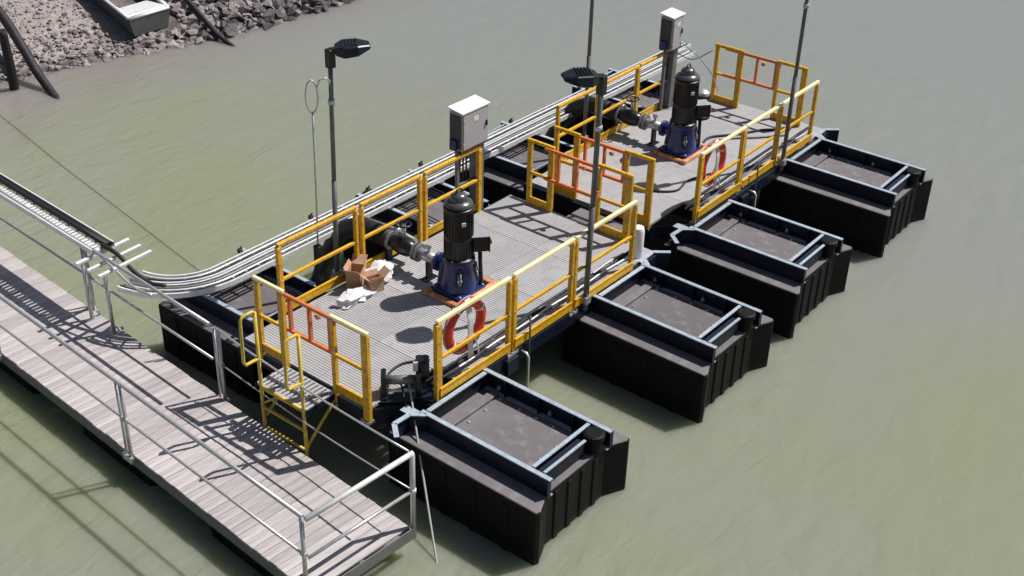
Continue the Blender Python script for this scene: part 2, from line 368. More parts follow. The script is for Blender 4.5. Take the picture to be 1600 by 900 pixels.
# boat on the bank
def boat():
    t = thing("small_boat", "small open aluminium boat pulled up on the stony bank", "boat", W, (6.45, 13.85, -0.72))
    L = 3.6; st = []
    for i in range(13):
        u = i / 12; w = 0.50 * (1 - max(0, u - 0.45) ** 2 * 2.6) ; w = max(w, 0.06); zb = 0.02 + 0.28 * max(0, u - 0.5) ** 2 * 4 * 0.4
        st.append((u * L, w, zb))
    hull = MB(); vs = []; fs = []
    up = lambda y: 0.30 * y          # sits along the slope
    for y, w, zb in st:
        for sx, z in ((-w, 0.38), (-w * 0.82, zb), (w * 0.82, zb), (w, 0.38)): vs.append((sx, y, z + up(y)))
    for i in range(12):
        for k in range(3): fs.append((i * 4 + k, i * 4 + k + 1, i * 4 + 5 + k, i * 4 + 4 + k))
    fs.append((0, 1, 2, 3)); hull.add(vs, fs)
    h = part(hull, "hull", BOATD, t); sm = h.modifiers.new("s", 'SOLIDIFY'); sm.thickness = 0.03; sm.offset = 1
    g = MB()
    for sgn in (-1, 1): g.tube([(sgn * w, y, 0.39 + up(y)) for y, w, zb in st], 0.035, 6)
    g.tube([(-0.5, 0, 0.39), (0.5, 0, 0.39)], 0.035, 6); part(g, "gunwale", BOATM, t)
    for y, d in ((0.06, 0.55), (1.45, 0.3), (2.5, 0.3)):
        b = MB(); w = 0.47 if y < 2 else 0.36
        b.box(-w, y, 0.29 + up(y + d / 2), w, y + d, 0.33 + up(y + d / 2)); part(b, "bench", BOATM, t, 0.006)
    f = MB(); vs = []; 
    for y, w, zb in st[:10]: vs += [(-w * 0.8, y + 0.03, zb + 0.05 + up(y)), (w * 0.8, y + 0.03, zb + 0.05 + up(y))]
    f.add(vs, [(i * 2, i * 2 + 1, i * 2 + 3, i * 2 + 2) for i in range(9)]); part(f, "floor", BOATM, t)
boat()

# ---------------------------------------------------------------- pontoons
def make_pontoon(gus, label):
    """local: x centred on the float, y = 0 the platform's front edge, float stretching to -y"""
    t = thing("pontoon", label, "pontoon", W, (0, 0, 0), "black pontoons under the pump platforms")
    hw = 0.875; yr = 0.20; yf = -1.98; yn = -1.85; zt = -0.25; zb = -1.5
    poly = [(-hw, yr), (-hw, yf + 0.02), (-hw + 0.06, yf), (-hw + 0.34, yn), (hw - 0.34, yn), (hw - 0.06, yf), (hw, yf + 0.02), (hw, yr)]
    b = MB(); b.prism(poly, zb, zt)
    fl = part(b, "float_body", HDPE, t, 0.012)
    r = MB()                                  # moulded ribs
    for x in (-0.36, -0.12, 0.12, 0.36): r.box(x - 0.045, yn - 0.016, zb + 0.01, x + 0.045, yn + 0.01, zt - 0.045)
    for y in (-1.55, -1.1, -0.65, -0.2):
        r.box(-hw - 0.015, y - 0.05, zb + 0.01, -hw + 0.01, y + 0.05, zt - 0.07)
        r.box(hw - 0.01, y - 0.05, zb + 0.01, hw + 0.015, y + 0.05, zt - 0.07)
    parts(r, "float_rib", HDPE, fl, 0.012)
    lid = MB(); s = 0.985
    lid.prism([(x * s, (y + 0.9) * 0.99 - 0.9) for x, y in poly], zt - 0.01, zt + 0.012)
    top = part(lid, "float_lid", DUST, t, 0.008)
    # recessed floor panel with a kerb and bolts inside the frame
    p = MB(); p.box(-0.47, -1.50, zt + 0.012, 0.47, -0.34, zt + 0.03); part(p, "floor_panel", DUST, t, 0.006)
    k = MB(); k.box(-0.50, -0.32, zt + 0.012, 0.50, -0.20, zt + 0.055); part(k, "kerb", DUST, t, 0.01)
    bo = MB()
    for x in (-0.42, -0.15, 0.15, 0.42):
        for y in (-1.45, -0.40): bo.bolt(x, y, zt + 0.03, 0.018)
    for y in (-1.2, -0.95, -0.7):
        for x in (-0.42, 0.42): bo.bolt(x, y, zt + 0.03, 0.018)
    bl = part(bo, "floor_bolt", GALV, t); bl["kind"] = "stuff"
    # steel frame: webs dark, flanges pale with painted sun glare
    fx = 0.575
    w = MB()
    for sx in (-1, 1): w.box(sx * fx - 0.006, -1.90, zt + 0.012, sx * fx + 0.006, -0.045, -0.012)
    w.box(-fx, -0.085, -0.23, fx, -0.075, -0.012)
    w.box(-fx, -1.765, -0.235, fx - 0.33, -1.67, -0.04)
    w.box(-fx, -1.63, -0.235, fx, -1.622, -0.012)
    for sx in (-1, 1): w.box(sx * fx - 0.03, -1.905, -0.237, sx * fx + 0.03, -1.90, -0.012)
    for sx in (-1, 1):
        for y in (-1.4, -0.9, -0.4): w.box(sx * (fx - 0.07) - 0.004, y - 0.004, -0.235, sx * (fx - 0.007) + 0.004, y + 0.004, -0.014)
    fr = parts(w, "frame_web", NAVY, t)
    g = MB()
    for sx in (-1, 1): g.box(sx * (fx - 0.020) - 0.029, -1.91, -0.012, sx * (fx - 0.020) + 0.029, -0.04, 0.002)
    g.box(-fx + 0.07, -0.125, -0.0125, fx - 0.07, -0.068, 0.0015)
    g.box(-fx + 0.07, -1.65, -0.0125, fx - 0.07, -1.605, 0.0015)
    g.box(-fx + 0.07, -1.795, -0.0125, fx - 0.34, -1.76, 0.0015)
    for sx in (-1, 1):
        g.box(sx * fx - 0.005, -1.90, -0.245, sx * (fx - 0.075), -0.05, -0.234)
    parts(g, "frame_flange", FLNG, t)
    for sx in (-1, 1):
        lg = MB()
        for y in (-1.62, -1.05, -0.28): lg.lathe((sx * (fx - 0.03), y, -0.18), [(0.03, 0), (0.03, 0.02), (0.018, 0.024), (0.018, 0.05)], 8)
        parts(lg, "clamp_bolt", GALV, t)
    # round mooring bollard in the outer corner
    d = MB(); d.lathe((fx - 0.17, -1.775, -0.236), [(0.105, 0), (0.105, 0.16), (0.128, 0.175), (0.128, 0.235), (0.10, 0.25)], 14); part(d, "bollard", HDPE, t)
    # corner gusset
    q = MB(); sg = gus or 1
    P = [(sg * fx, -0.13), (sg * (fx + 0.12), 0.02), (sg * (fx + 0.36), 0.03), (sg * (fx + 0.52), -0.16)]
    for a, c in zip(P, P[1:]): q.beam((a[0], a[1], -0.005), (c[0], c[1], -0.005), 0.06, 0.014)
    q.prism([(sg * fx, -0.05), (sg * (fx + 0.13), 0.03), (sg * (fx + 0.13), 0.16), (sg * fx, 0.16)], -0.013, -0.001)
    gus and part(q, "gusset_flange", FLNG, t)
    q = MB()
    for a, c in zip(P, P[1:]): q.beam((a[0], a[1], -0.13), (c[0], c[1], -0.13), 0.012, 0.236)
    gus and part(q, "gusset_web", NAVY, t)
    if not gus:
        for o in t.children_recursive:
            for v in o.data.vertices: v.co.y *= 0.86
    return t
pts_ = [("A", F1, 0.27, 0, 1), ("B", F1, 3.62, 0, 1), ("A", F2, 0.30, 0, 1), ("B", F2, 3.28, 0, 1),
        ("C", F1, 0.27, 1, 0), ("C", F1, 3.62, 1, 0), ("C", F2, 0.30, 1, 0), ("C", F2, 3.50, 1, 0)]
plab = ["black pontoon with pale steel frame nearest the camera beside the end of the walkway",
        "black pontoon second from the camera at the far end of the nearer platform's open side",
        "black pontoon third from the camera at the near end of the farther platform's open side",
        "black pontoon farthest from the camera beyond the last yellow railing",
        "black pontoon behind the yellow ladder under the bend of the cable tray",
        "black pontoon under the cable tray beside the nearer grey cabinet post",
        "black pontoon under the cable tray just past the gap between the platforms",
        "black pontoon under the cable tray beneath the farther grey cabinet"]
protos = {}
for (k, fr, x, rear, _), lb in zip(pts_, plab):
    loc = fr.loc(x, 2.70 if rear else 0.0); rz = fr.r + (math.pi if rear else 0)
    if k not in protos:
        protos[k] = make_pontoon({"A": -1, "B": 1, "C": 0}[k], lb); protos[k].location = loc; protos[k].rotation_euler = (0, 0, rz)
    else: copy_tree(protos[k], loc, rz, lb)

# ---------------------------------------------------------------- platform decks
pan_cache = {}
def grating_mesh(w, d):
    k = (round(w, 3), round(d, 3))
    if k in pan_cache: return pan_cache[k]
    b = MB(); n = int(w / 0.040); p = w / n
    for i in range(n): b.box(i * p + 0.002, 0.0, -0.035, i * p + 0.0355, d, 0.0)
    m = int(d / 0.15)
    for j in range(m + 1): y = 0.012 + j * (d - 0.024) / m; b.box(0.001, y - 0.006, -0.033, w - 0.004, y + 0.006, -0.02)
    me = bpy.data.meshes.new("grating_panel"); me.from_pydata([tuple(v) for v in b.v], [], b.f); me.materials.append(GRAT)
    pan_cache[k] = me; return me
def platform(fr, L, label, label_g, landing):
    t = thing("pump_platform", label, "platform", fr, (0, 0, 0), "twin pump platforms")
    x0 = -0.62; n = 5; w = (L - x0) / n
    for i in range(n):
        for y0, d in ((0.03, 1.29), (1.325, 1.29)):
            if i == 0 and y0 < 1:       # cut-away corner carrying the winch
                o = link("grating_panel", grating_mesh(w - 0.006, 0.88), t); o.location = (x0, 0.44, 0); continue
            o = link("grating_panel", grating_mesh(w - 0.006, d), t); o.location = (x0 + i * w, y0, 0)
    def bm_(name, *a):
        b = MB(); b.box(*a); return part(b, name, NAVY, t, 0.004)
    bm_("edge_beam", x0 + 0.5, -0.035, -0.24, L, 0.025, -0.037)
    bm_("edge_beam", x0, 2.62, -0.24, L, 2.68, -0.037)
    bm_("end_beam", x0 - 0.06, 0.42, -0.24, x0, 2.68, -0.037)
    bm_("end_beam", L + 0.001, -0.035, -0.24, L + 0.06, 2.68, -0.037)
    for y in (0.88, 1.75): bm_("stringer", x0, y - 0.03, -0.22, L, y + 0.03, -0.038)
    for i in range(1, n): bm_("cross_beam", x0 + i * w - 0.03, 0.03, -0.235, x0 + i * w + 0.03, 2.62, -0.039)
    b = MB(); b.beam((x0, 0.45, -0.14), (-0.1, 0.02, -0.14), 0.02, 0.2); part(b, "corner_plate", NAVY, t)
    # skirt / shelf plate under the open side with conduits on it
    for y, z, m, r in ((0.19, 0.028, ALUP, 0.018), (0.245, 0.026, RUB, 0.02), (0.295, 0.022, GALV, 0.013)):
        c = MB(); pts = [(0.15 + i * (L - 0.35) / 14, y + 0.012 * math.sin(i * 1.7 + y * 40), z) for i in range(15)]
        c.tube(pts, r, 7); part(c, "conduit", m, t)
    for x in (0.5, 1.35, 2.2, 3.1, 3.9):
        c = MB(); c.box(x, 0.16, 0.0, x + 0.04, 0.33, 0.012); part(c, "conduit_clip", GALV, t)
    # hanging pipe stub on the open side between the floats
    c = MB(); c.tube([(1.55, -0.03, -0.12), (1.55, -0.11, -0.12), (1.55, -0.14, -0.16), (1.55, -0.14, -1.3)], 0.022, 8); part(c, "drain_pipe", GALV, t)
    c = MB(); c.tube([(1.66, -0.07, 0.36), (1.66, -0.07, -0.22)], 0.014, 6); part(c, "sounding_rod", POLE, t)
    c = MB(); c.box(1.2, -0.10, -0.3, 1.42, -0.04, -0.08); part(c, "bracket", NAVY, t, 0.01)
    if landing:
        g = MB()
        for i in range(13): y = 0.965 + i * 0.066; g.box(-1.13, y, -0.04, -0.685, y + 0.036, -0.006)
        for x in (-1.12, -0.9, -0.70): g.box(x, 0.96, -0.042, x + 0.015, 1.81, -0.01)
        part(g, "landing_grating", GRAT, t, 0.0)
        c = MB(); c.box(-0.69, 0.96, -0.16, -0.682, 1.82, -0.045); c.box(-1.14, 0.955, -0.10, -0.69, 0.965, -0.02); c.box(-1.14, 1.815, -0.10, -0.69, 1.825, -0.02); parts(c, "landing_frame", NAVY, t)
    return t
platform(F1, 4.58, "nearer grey grating pump platform with navy edge beams", 1, True)
platform(F2, 4.22, "farther grey grating pump platform with navy edge beams", 2, False)
# link plate between the two platforms
t = thing("link_plate", "small dusty hinge plate joining the two platforms between their gates", "plate", W, (4.9, 0.9, 0))
b = MB(); b.box(-0.22, -0.30, -0.10, 0.20, 0.75, -0.075); part(b, "plate", DUST, t)
for y in (-0.2, 0.6):
    b = MB(); b.tube([(-0.30, y, -0.12), (0.27, y, -0.12)], 0.035, 8); part(b, "hinge_bar", NAVY, t)

# ---------------------------------------------------------------- yellow guard rails
def rail(fr, p, q, posts, label, toe=True, mid=0.52, out=(0, 0), name="guard_rail", m=None, group="yellow guard rails round the pump platforms", rh=1.05, zb=-0.05, ext=(0, 0), top=None):
    """posts: list of (distance along, width)"""
    m = m or YEL
    px, py = p; qx, qy = q; L = math.hypot(qx - px, qy - py); rz = math.atan2(qy - py, qx - px)
    t = thing(name, label, "railing", fr, (px, py, 0), group, rz)
    b = MB(); b.beam((-ext[0] - 0.02, 0, rh - 0.025), (L + ext[1] + 0.02, 0, rh - 0.025), 0.052, 0.05); part(b, "top_rail", top or m, t, 0.008)
    b = MB(); b.beam((0, 0, mid), (L, 0, mid), 0.038, 0.045); part(b, "mid_rail", m, t, 0.006)
    if toe:
        b = MB(); b.box(0.0, -0.012 + out[0], 0.005, L, 0.002 + out[0], 0.125); b.box(0, -0.018 + out[0], 0.105, L, 0.008 + out[0], 0.128)
        part(b, "toe_board", m, t, 0.0)
    for d, w in posts:
        b = MB(); b.beam((d, 0, zb), (d, 0, rh - 0.051), w, 0.05, up=(0, 1, 0)) if False else b.box(d - w / 2, -0.029, zb, d + w / 2, 0.029, rh - 0.051)
        po = part(b, "post", m, t, 0.006)
        k_ = MB()
        for zz in (mid, rh - 0.09):
            for sg in (-1, 1): k_.tube([(d, sg * 0.028, zz), (d, sg * 0.036, zz)], 0.011, 6)
        kb = part(k_, "joint_bolt", GALV, po); kb["kind"] = "stuff"
        s = MB(); s.box(d - w / 2 - 0.02, -0.05, zb - 0.03, d + w / 2 + 0.02, 0.05, zb - 0.001)
        s.bolt(d - w / 2 - 0.01, -0.04, zb - 0.001, 0.012); s.bolt(d + w / 2 + 0.01, -0.04, zb - 0.001, 0.012)
        part(s, "base_plate", GALV, po)
    return t
# nearer platform, open side
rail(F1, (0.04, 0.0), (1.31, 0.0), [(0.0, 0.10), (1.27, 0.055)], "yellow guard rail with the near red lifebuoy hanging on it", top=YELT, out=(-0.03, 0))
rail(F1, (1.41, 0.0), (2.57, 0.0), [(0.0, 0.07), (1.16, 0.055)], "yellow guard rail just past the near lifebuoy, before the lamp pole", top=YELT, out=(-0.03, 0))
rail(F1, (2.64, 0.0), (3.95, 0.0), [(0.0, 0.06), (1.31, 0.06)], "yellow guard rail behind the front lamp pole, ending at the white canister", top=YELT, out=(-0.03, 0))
# nearer platform, tray side
rail(F1, (0.04, 2.64), (1.37, 2.64), [(0.0, 0.07), (1.33, 0.055)], "yellow guard rail on the tray side behind the cardboard boxes", out=(0.03, 0))
rail(F1, (1.48, 2.64), (2.60, 2.64), [(0.0, 0.055), (1.12, 0.06)], "yellow guard rail on the tray side above the near pump's pipe", out=(0.03, 0))
rail(F1, (2.71, 2.64), (3.86, 2.64), [(0.0, 0.055), (1.15, 0.08)], "yellow guard rail behind the near pump and the near cabinet's posts", out=(0.03, 0))
# farther platform
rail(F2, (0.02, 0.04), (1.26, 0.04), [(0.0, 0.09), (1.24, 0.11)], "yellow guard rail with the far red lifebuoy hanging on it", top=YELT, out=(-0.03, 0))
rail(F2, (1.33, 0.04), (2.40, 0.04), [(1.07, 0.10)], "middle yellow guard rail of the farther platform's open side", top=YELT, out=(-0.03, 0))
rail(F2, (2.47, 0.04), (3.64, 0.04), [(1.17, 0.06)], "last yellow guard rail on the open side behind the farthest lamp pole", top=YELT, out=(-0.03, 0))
rail(F2, (0.04, 2.60), (1.12, 2.60), [(0.0, 0.055), (1.08, 0.07)], "yellow guard rail on the tray side behind the front floodlight", out=(0.03, 0))
rail(F2, (1.19, 2.60), (2.27, 2.60), [(0.0, 0.055), (1.08, 0.09)], "yellow guard rail on the tray side behind the far pump's pipe", out=(0.03, 0))
rail(F2, (2.34, 2.60), (3.44, 2.60), [(1.10, 0.055)], "yellow guard rail on the tray side in front of the far cabinet", out=(0.03, 0))
# short end rails beside the gates
def ends(fr, x, ya, yb, yc, yd, la, lb, sgn):
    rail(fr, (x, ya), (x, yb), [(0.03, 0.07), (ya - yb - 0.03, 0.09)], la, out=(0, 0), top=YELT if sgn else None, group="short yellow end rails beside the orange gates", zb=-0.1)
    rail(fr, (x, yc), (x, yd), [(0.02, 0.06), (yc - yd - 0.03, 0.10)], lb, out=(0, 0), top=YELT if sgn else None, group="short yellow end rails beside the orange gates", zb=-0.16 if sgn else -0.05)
ends(F1, -0.66, 2.27, 1.79, 0.98, 0.42, "short yellow end rail beside the ladder, next to the bent cable tray", "short yellow end rail beside the winch at the nearest corner", True)
ends(F1, 4.54, 2.27, 1.82, 1.02, 0.46, "short yellow end rail at the gap, standing in front of a black float", "short yellow end rail inside the nearer platform's far corner, under the lamp pole", False)
ends(F2, -0.60, 2.18, 1.75, 0.92, 0.46, "short yellow end rail of the farther platform at the gap, by the cable tray", "short yellow end rail at the farther platform's near end, by the white canister", False)
ends(F2, 4.02, 2.14, 1.62, 0.95, 0.42, "short yellow end rail at the far end, behind the far pump", "short yellow end rail at the far end, beside the farthest lamp pole", False)
# orange swing gates
def gate(fr, x, y0, y1, label, tails=(0.0, 0.0)):
    t = thing("swing_gate", label, "gate", fr, (x, y0, 0), "orange swing gates at the platform ends", -math.pi / 2)
    L = y0 - y1
    b = MB(); b.beam((-tails[0], 0, 1.0), (L + tails[1], 0, 1.0), 0.045, 0.045); part(b, "top_rail", ORG_, t, 0.006)
    b = MB(); b.beam((-tails[0], 0, 0.53), (L + tails[1], 0, 0.53), 0.045, 0.045); part(b, "bottom_rail", ORG_, t, 0.006)
    for d in (0.03, L / 2, L - 0.03):
        b = MB(); b.beam((d, 0, 0.553), (d, 0, 0.977), 0.05, 0.04); part(b, "upright", ORG_, t, 0.005)
    for z in (0.97, 0.60):
        b = MB(); b.box(L - 0.005, -0.035, z - 0.06, L + 0.05, 0.035, z + 0.05); part(b, "hinge", ORP, t, 0.006)
    b = MB(); b.lathe((L * 0.62, 0.05, 0.86), [(0.03, 0), (0.045, 0.03), (0.03, 0.06)], 8); part(b, "latch", ORP, t)
gate(F1, -0.66, 1.70, 0.98, "orange gate at the nearest platform end, above the yellow ladder", (0.05, 0.0))
gate(F1, 4.50, 1.72, 1.02, "orange gate at the far end of the nearer platform, casting its shadow on the deck", (0.22, 0.0))
gate(F2, -0.60, 1.66, 0.92, "orange gate at the near end of the farther platform, behind the lamp pole", (0.06, 0.0))
gate(F2, 4.02, 1.72, 0.95, "orange gate at the far end of the farther platform, seen against the water", (0.24, 0.0))

# ---------------------------------------------------------------- yellow boarding ladder
t = thing("boarding_ladder", "yellow boarding ladder with hooped handholds dropping from the landing to the walkway", "ladder", W, (-1.14, 1.36, 0), None)
for y in (-0.36, 0.36):
    b = MB(); b.tube([(0.0, y, 1.0), (0.0, y, 0.0), (0.0, y, -1.15)], 0.022, 8); part(b, "stile", YELP, t)
    b = MB(); b.tube([(0, y, 0.98), (-0.03, y, 1.02), (-0.17, y, 1.02), (-0.21, y, 0.98), (-0.22, y, 0.42), (-0.19, y, 0.37), (0, y, 0.37)], 0.02, 8); part(b, "handhold", YELP, t)
for z in (-0.03, -0.32, -0.61, -0.9):
    b = MB(); b.tube([(0, -0.36, z), (0, 0.36, z)], 0.02 if z < -0.1 else 0.028, 8); part(b, "rung", YELP, t)
b = MB(); b.tube([(0.02, 0.34, -0.45), (0.45, 0.30, -0.08)], 0.018, 6); b.tube([(0.02, -0.34, -0.60), (0.47, -0.40, -0.08)], 0.02, 6); b.tube([(0.0, 0.33, -0.25), (0.0, 0.1, -0.06)], 0.014, 6); parts(b, "brace", YELP, t)

# ---------------------------------------------------------------- pumps
def pump(fr, x, y, lab):
    t = thing("vertical_pump", lab, "pump", fr, (x, y, 0), "vertical turbine pumps")
    b = MB(); b.box(-0.26, -0.26, 0.065, 0.26, 0.26, 0.095); part(b, "base_plate", BLUE, t, 0.006)
    b = MB()
    for y0 in (-0.31, 0.23): b.box(-0.36, y0, 0.002, 0.48, y0 + 0.08, 0.064)
    sk = parts(b, "skid_bar", ORP, t, 0.006)
    b = MB(); b.box(0.39, -0.23, 0.004, 0.47, 0.23, 0.05); b.box(-0.35, -0.23, 0.004, -0.27, 0.23, 0.05); parts(b, "skid_cross_bar", ORP, t, 0.006)
    b = MB(); b.lathe((0, 0, 0.12), [(0.25, -0.025), (0.245, 0.06), (0.205, 0.26), (0.195, 0.34), (0.22, 0.36), (0.22, 0.40)], 20); head = part(b, "discharge_head", BLUE, t, auto=True)
    b = MB()
    for a in range(4):
        an = math.radians(a * 90 + 45); c, s_ = math.cos(an), math.sin(an)
        b.beam((0.20 * c, 0.20 * s_, 0.16), (0.16 * c, 0.16 * s_, 0.44), 0.022, 0.16, up=(c, s_, 0))
    parts(b, "rib", BLUE, head)
    for an in (math.radians(-135), math.radians(-45), math.radians(45)):
        c, s_ = math.cos(an - math.radians(0)), math.sin(an)
        b = MB(); b.beam((0.235 * c, 0.235 * s_, 0.22), (0.20 * c, 0.20 * s_, 0.40), 0.11, 0.02, up=(c, s_, 0)); part(b, "hand_hole", BLK, head, 0.004)
        b = MB(); b.tube([(0.25 * c, 0.25 * s_, 0.24), (0.216 * c, 0.216 * s_, 0.39)], 0.022, 8); b.beam((0.25 * c - 0.03 * s_, 0.25 * s_ + 0.03 * c, 0.30), (0.25 * c + 0.03 * s_, 0.25 * s_ - 0.03 * c, 0.30), 0.02, 0.03); part(b, "gland", GALV, head)
    b = MB(); b.tube([(0, 0.15, 0.33), (0, 0.34, 0.33)], 0.085, 14); b.tube([(0, 0.32, 0.33), (0, 0.345, 0.33)], 0.13, 14); part(b, "outlet", BLUE, t)
    b = MB()
    for k in range(10): a_ = 2 * math.pi * (k + 0.5) / 10; b.bolt(0.203 * math.cos(a_), 0.203 * math.sin(a_), 0.555, 0.012)
    for sx_ in (-1, 1):
        for sy_ in (-1, 1): b.bolt(0.225 * sx_, 0.225 * sy_, 0.095, 0.018)
    bt = part(b, "flange_bolt", GALV, t); bt["kind"] = "stuff"
    # motor
    b = MB(); b.lathe((0, 0, 0.52), [(0.215, 0), (0.215, 0.035), (0.185, 0.05), (0.185, 0.30), (0.192, 0.31), (0.192, 0.33), (0.185, 0.34), (0.185, 0.70), (0.198, 0.71), (0.198, 0.755), (0.185, 0.765)], 28); mo = part(b, "motor", BLK, t, auto=True)
    b = MB()
    for k in range(28):
        an = 2 * math.pi * k / 28; c, s_ = math.cos(an), math.sin(an)
        b.beam((0.188 * c, 0.188 * s_, 0.585), (0.188 * c, 0.188 * s_, 0.825), 0.008, 0.012, up=(c, s_, 0)); b.beam((0.188 * c, 0.188 * s_, 0.87), (0.188 * c, 0.188 * s_, 1.215), 0.008, 0.012, up=(c, s_, 0))
    fn = part(b, "cooling_fin", BLK, mo); fn["kind"] = "stuff"
    b = MB(); b.lathe((0, 0, 1.285), [(0.175, 0), (0.19, 0.02), (0.185, 0.04), (0.14, 0.075), (0.115, 0.08), (0.11, 0.13), (0.085, 0.16), (0.03, 0.175)], 24); part(b, "fan_cowl", COWL, t, auto=True)
    b = MB(); b.tube([(-0.05, 0, 1.45), (-0.05, 0, 1.49), (-0.03, 0, 1.51), (0.03, 0, 1.51), (0.05, 0, 1.49), (0.05, 0, 1.45)], 0.011, 6); part(b, "lifting_eye", BLK, t)
    dx, dy = math.cos(math.radians(-40)), math.sin(math.radians(-40))
    b = MB(); b.beam((0.17 * dx, 0.17 * dy, 0.74), (0.38 * dx, 0.38 * dy, 0.74), 0.22, 0.20); b.beam((0.38 * dx, 0.38 * dy, 0.74), (0.395 * dx, 0.395 * dy, 0.74), 0.25, 0.23)
    jb = part(b, "terminal_box", BLK, t, 0.01)
    b = MB(); b.beam((0.15 * dx, 0.15 * dy, 0.853), (0.39 * dx, 0.39 * dy, 0.853), 0.21, 0.014); part(b, "box_lid", GALV, jb, 0.004)
    b = MB(); b.tube([(0.41 * dx, 0.41 * dy, 0.74), (0.43 * dx, 0.43 * dy, 0.74)], 0.05, 8); part(b, "box_plug", ORP, jb)
    b = MB(); b.tube([(0.28 * dx, 0.28 * dy, 0.64), (0.285 * dx, 0.285 * dy, 0.45), (0.30 * dx, 0.30 * dy, 0.15), (0.26 * dx + 0.03, 0.26 * dy, 0.06), (0.2, -0.05, 0.05)], 0.028, 8); part(b, "conduit", RUB, t)
    an = math.radians(-120); c, s_ = math.cos(an), math.sin(an)
    b = MB(); b.beam((0.20 * c, 0.20 * s_, 1.10), (0.212 * c, 0.212 * s_, 1.10), 0.055, 0.05); part(b, "nameplate", SIGNAL, t)
    return t
pump(F1, 1.95, 1.36, "black vertical motor pump on a blue head on the nearer deck, beside the cardboard boxes")
pump(F2, 1.80, 1.40, "black vertical motor pump on a blue head on the farther deck")

def discharge(fr, x, y, lab):
    t = thing("discharge_pipe", lab, "pipe", fr, (x, y, 0), "pump discharge pipes")
    z = 0.33
    b = MB(); b.tube([(0, 0.35, z), (0, 0.37, z)], 0.13, 14); b.tube([(0, 0.68, z), (0, 0.70, z)], 0.13, 14); b.tube([(0, 1.19, z), (0, 1.215, z)], 0.135, 14); b.tube([(0, 0.74, z), (0, 0.76, z)], 0.13, 14); parts(b, "flange", CHAN, t)
    b = MB(); b.tube([(0, 0.36, z), (0, 0.70, z)], 0.075, 14); part(b, "pipe_spool", GALV, t)
    b = MB(); b.tube([(0, 0.76, z), (0, 0.86, z), (0, 0.97, z), (0, 1.09, z), (0, 1.19, z)], [0.08, 0.12, 0.135, 0.12, 0.08], 12); v = part(b, "valve_body", BLK, t)
    b = MB(); b.tube([(0, 0.97, z + 0.12), (0, 0.97, z + 0.33)], 0.03, 8); part(b, "valve_stem", GALV, v)
    b = MB(); b.tube([(0.10 * math.cos(a), 0.97 + 0.10 * math.sin(a), z + 0.33) for a in [k * math.pi / 8 for k in range(16)]], 0.012, 6, closed=True); b.beam((-0.1, 0.97, z + 0.33), (0.1, 0.97, z + 0.33), 0.012, 0.012); b.beam((0, 0.87, z + 0.33), (0, 1.07, z + 0.33), 0.0121, 0.0115); part(b, "hand_wheel", BLK, v)
    b = MB(); b.box(-0.05, 0.50, 0.002, 0.05, 0.54, z - 0.07); b.box(-0.11, 0.46, 0.002, 0.11, 0.58, 0.014); b.box(-0.05, 1.24, 0.002, 0.05, 1.28, z - 0.09); parts(b, "support", NAVY, t)
    b = MB(); P = [(0, 1.215, z), (0.0, 1.5, z + 0.02), (0.0, 1.8, z + 0.01), (0.02, 2.1, z - 0.16), (0.06, 2.4, z - 0.5), (0.10, 2.65, z - 0.95), (0.12, 2.9, z - 1.5)]; b.tube(P, 0.135, 14); part(b, "rubber_hose", RUB, t)
    # thin steel line running beside it
    b = MB(); b.tube([(0.22, 0.95, 0.30), (0.22, 1.3, 0.34), (0.22, 1.9, 0.30), (0.24, 2.3, 0.05)], 0.045, 10); b.tube([(0.0, 0.95, 0.30), (0.22, 0.95, 0.30)], 0.04, 8); part(b, "bypass_pipe", CHAN, t)
    b = MB(); b.tube([(0.22, 1.25, 0.34), (0.22, 1.33, 0.345)], 0.065, 10); b.tube([(0.22, 1.29, 0.38), (0.22, 1.29, 0.47)], 0.016, 6); part(b, "gauge", GALV, t)
    # small air valve
    b = MB(); b.tube([(0, 0.52, z + 0.07), (0, 0.52, z + 0.14)], 0.02, 8); b.tube([(0, 0.52, z + 0.14), (0, 0.52, z + 0.20)], 0.04, 8); part(b, "air_valve", GALV, t)
discharge(F1, 1.95, 1.36, "steel and black rubber discharge pipe from the nearer pump toward the cable tray")
discharge(F2, 1.80, 1.40, "steel and black rubber discharge pipe from the farther pump toward the cable tray")

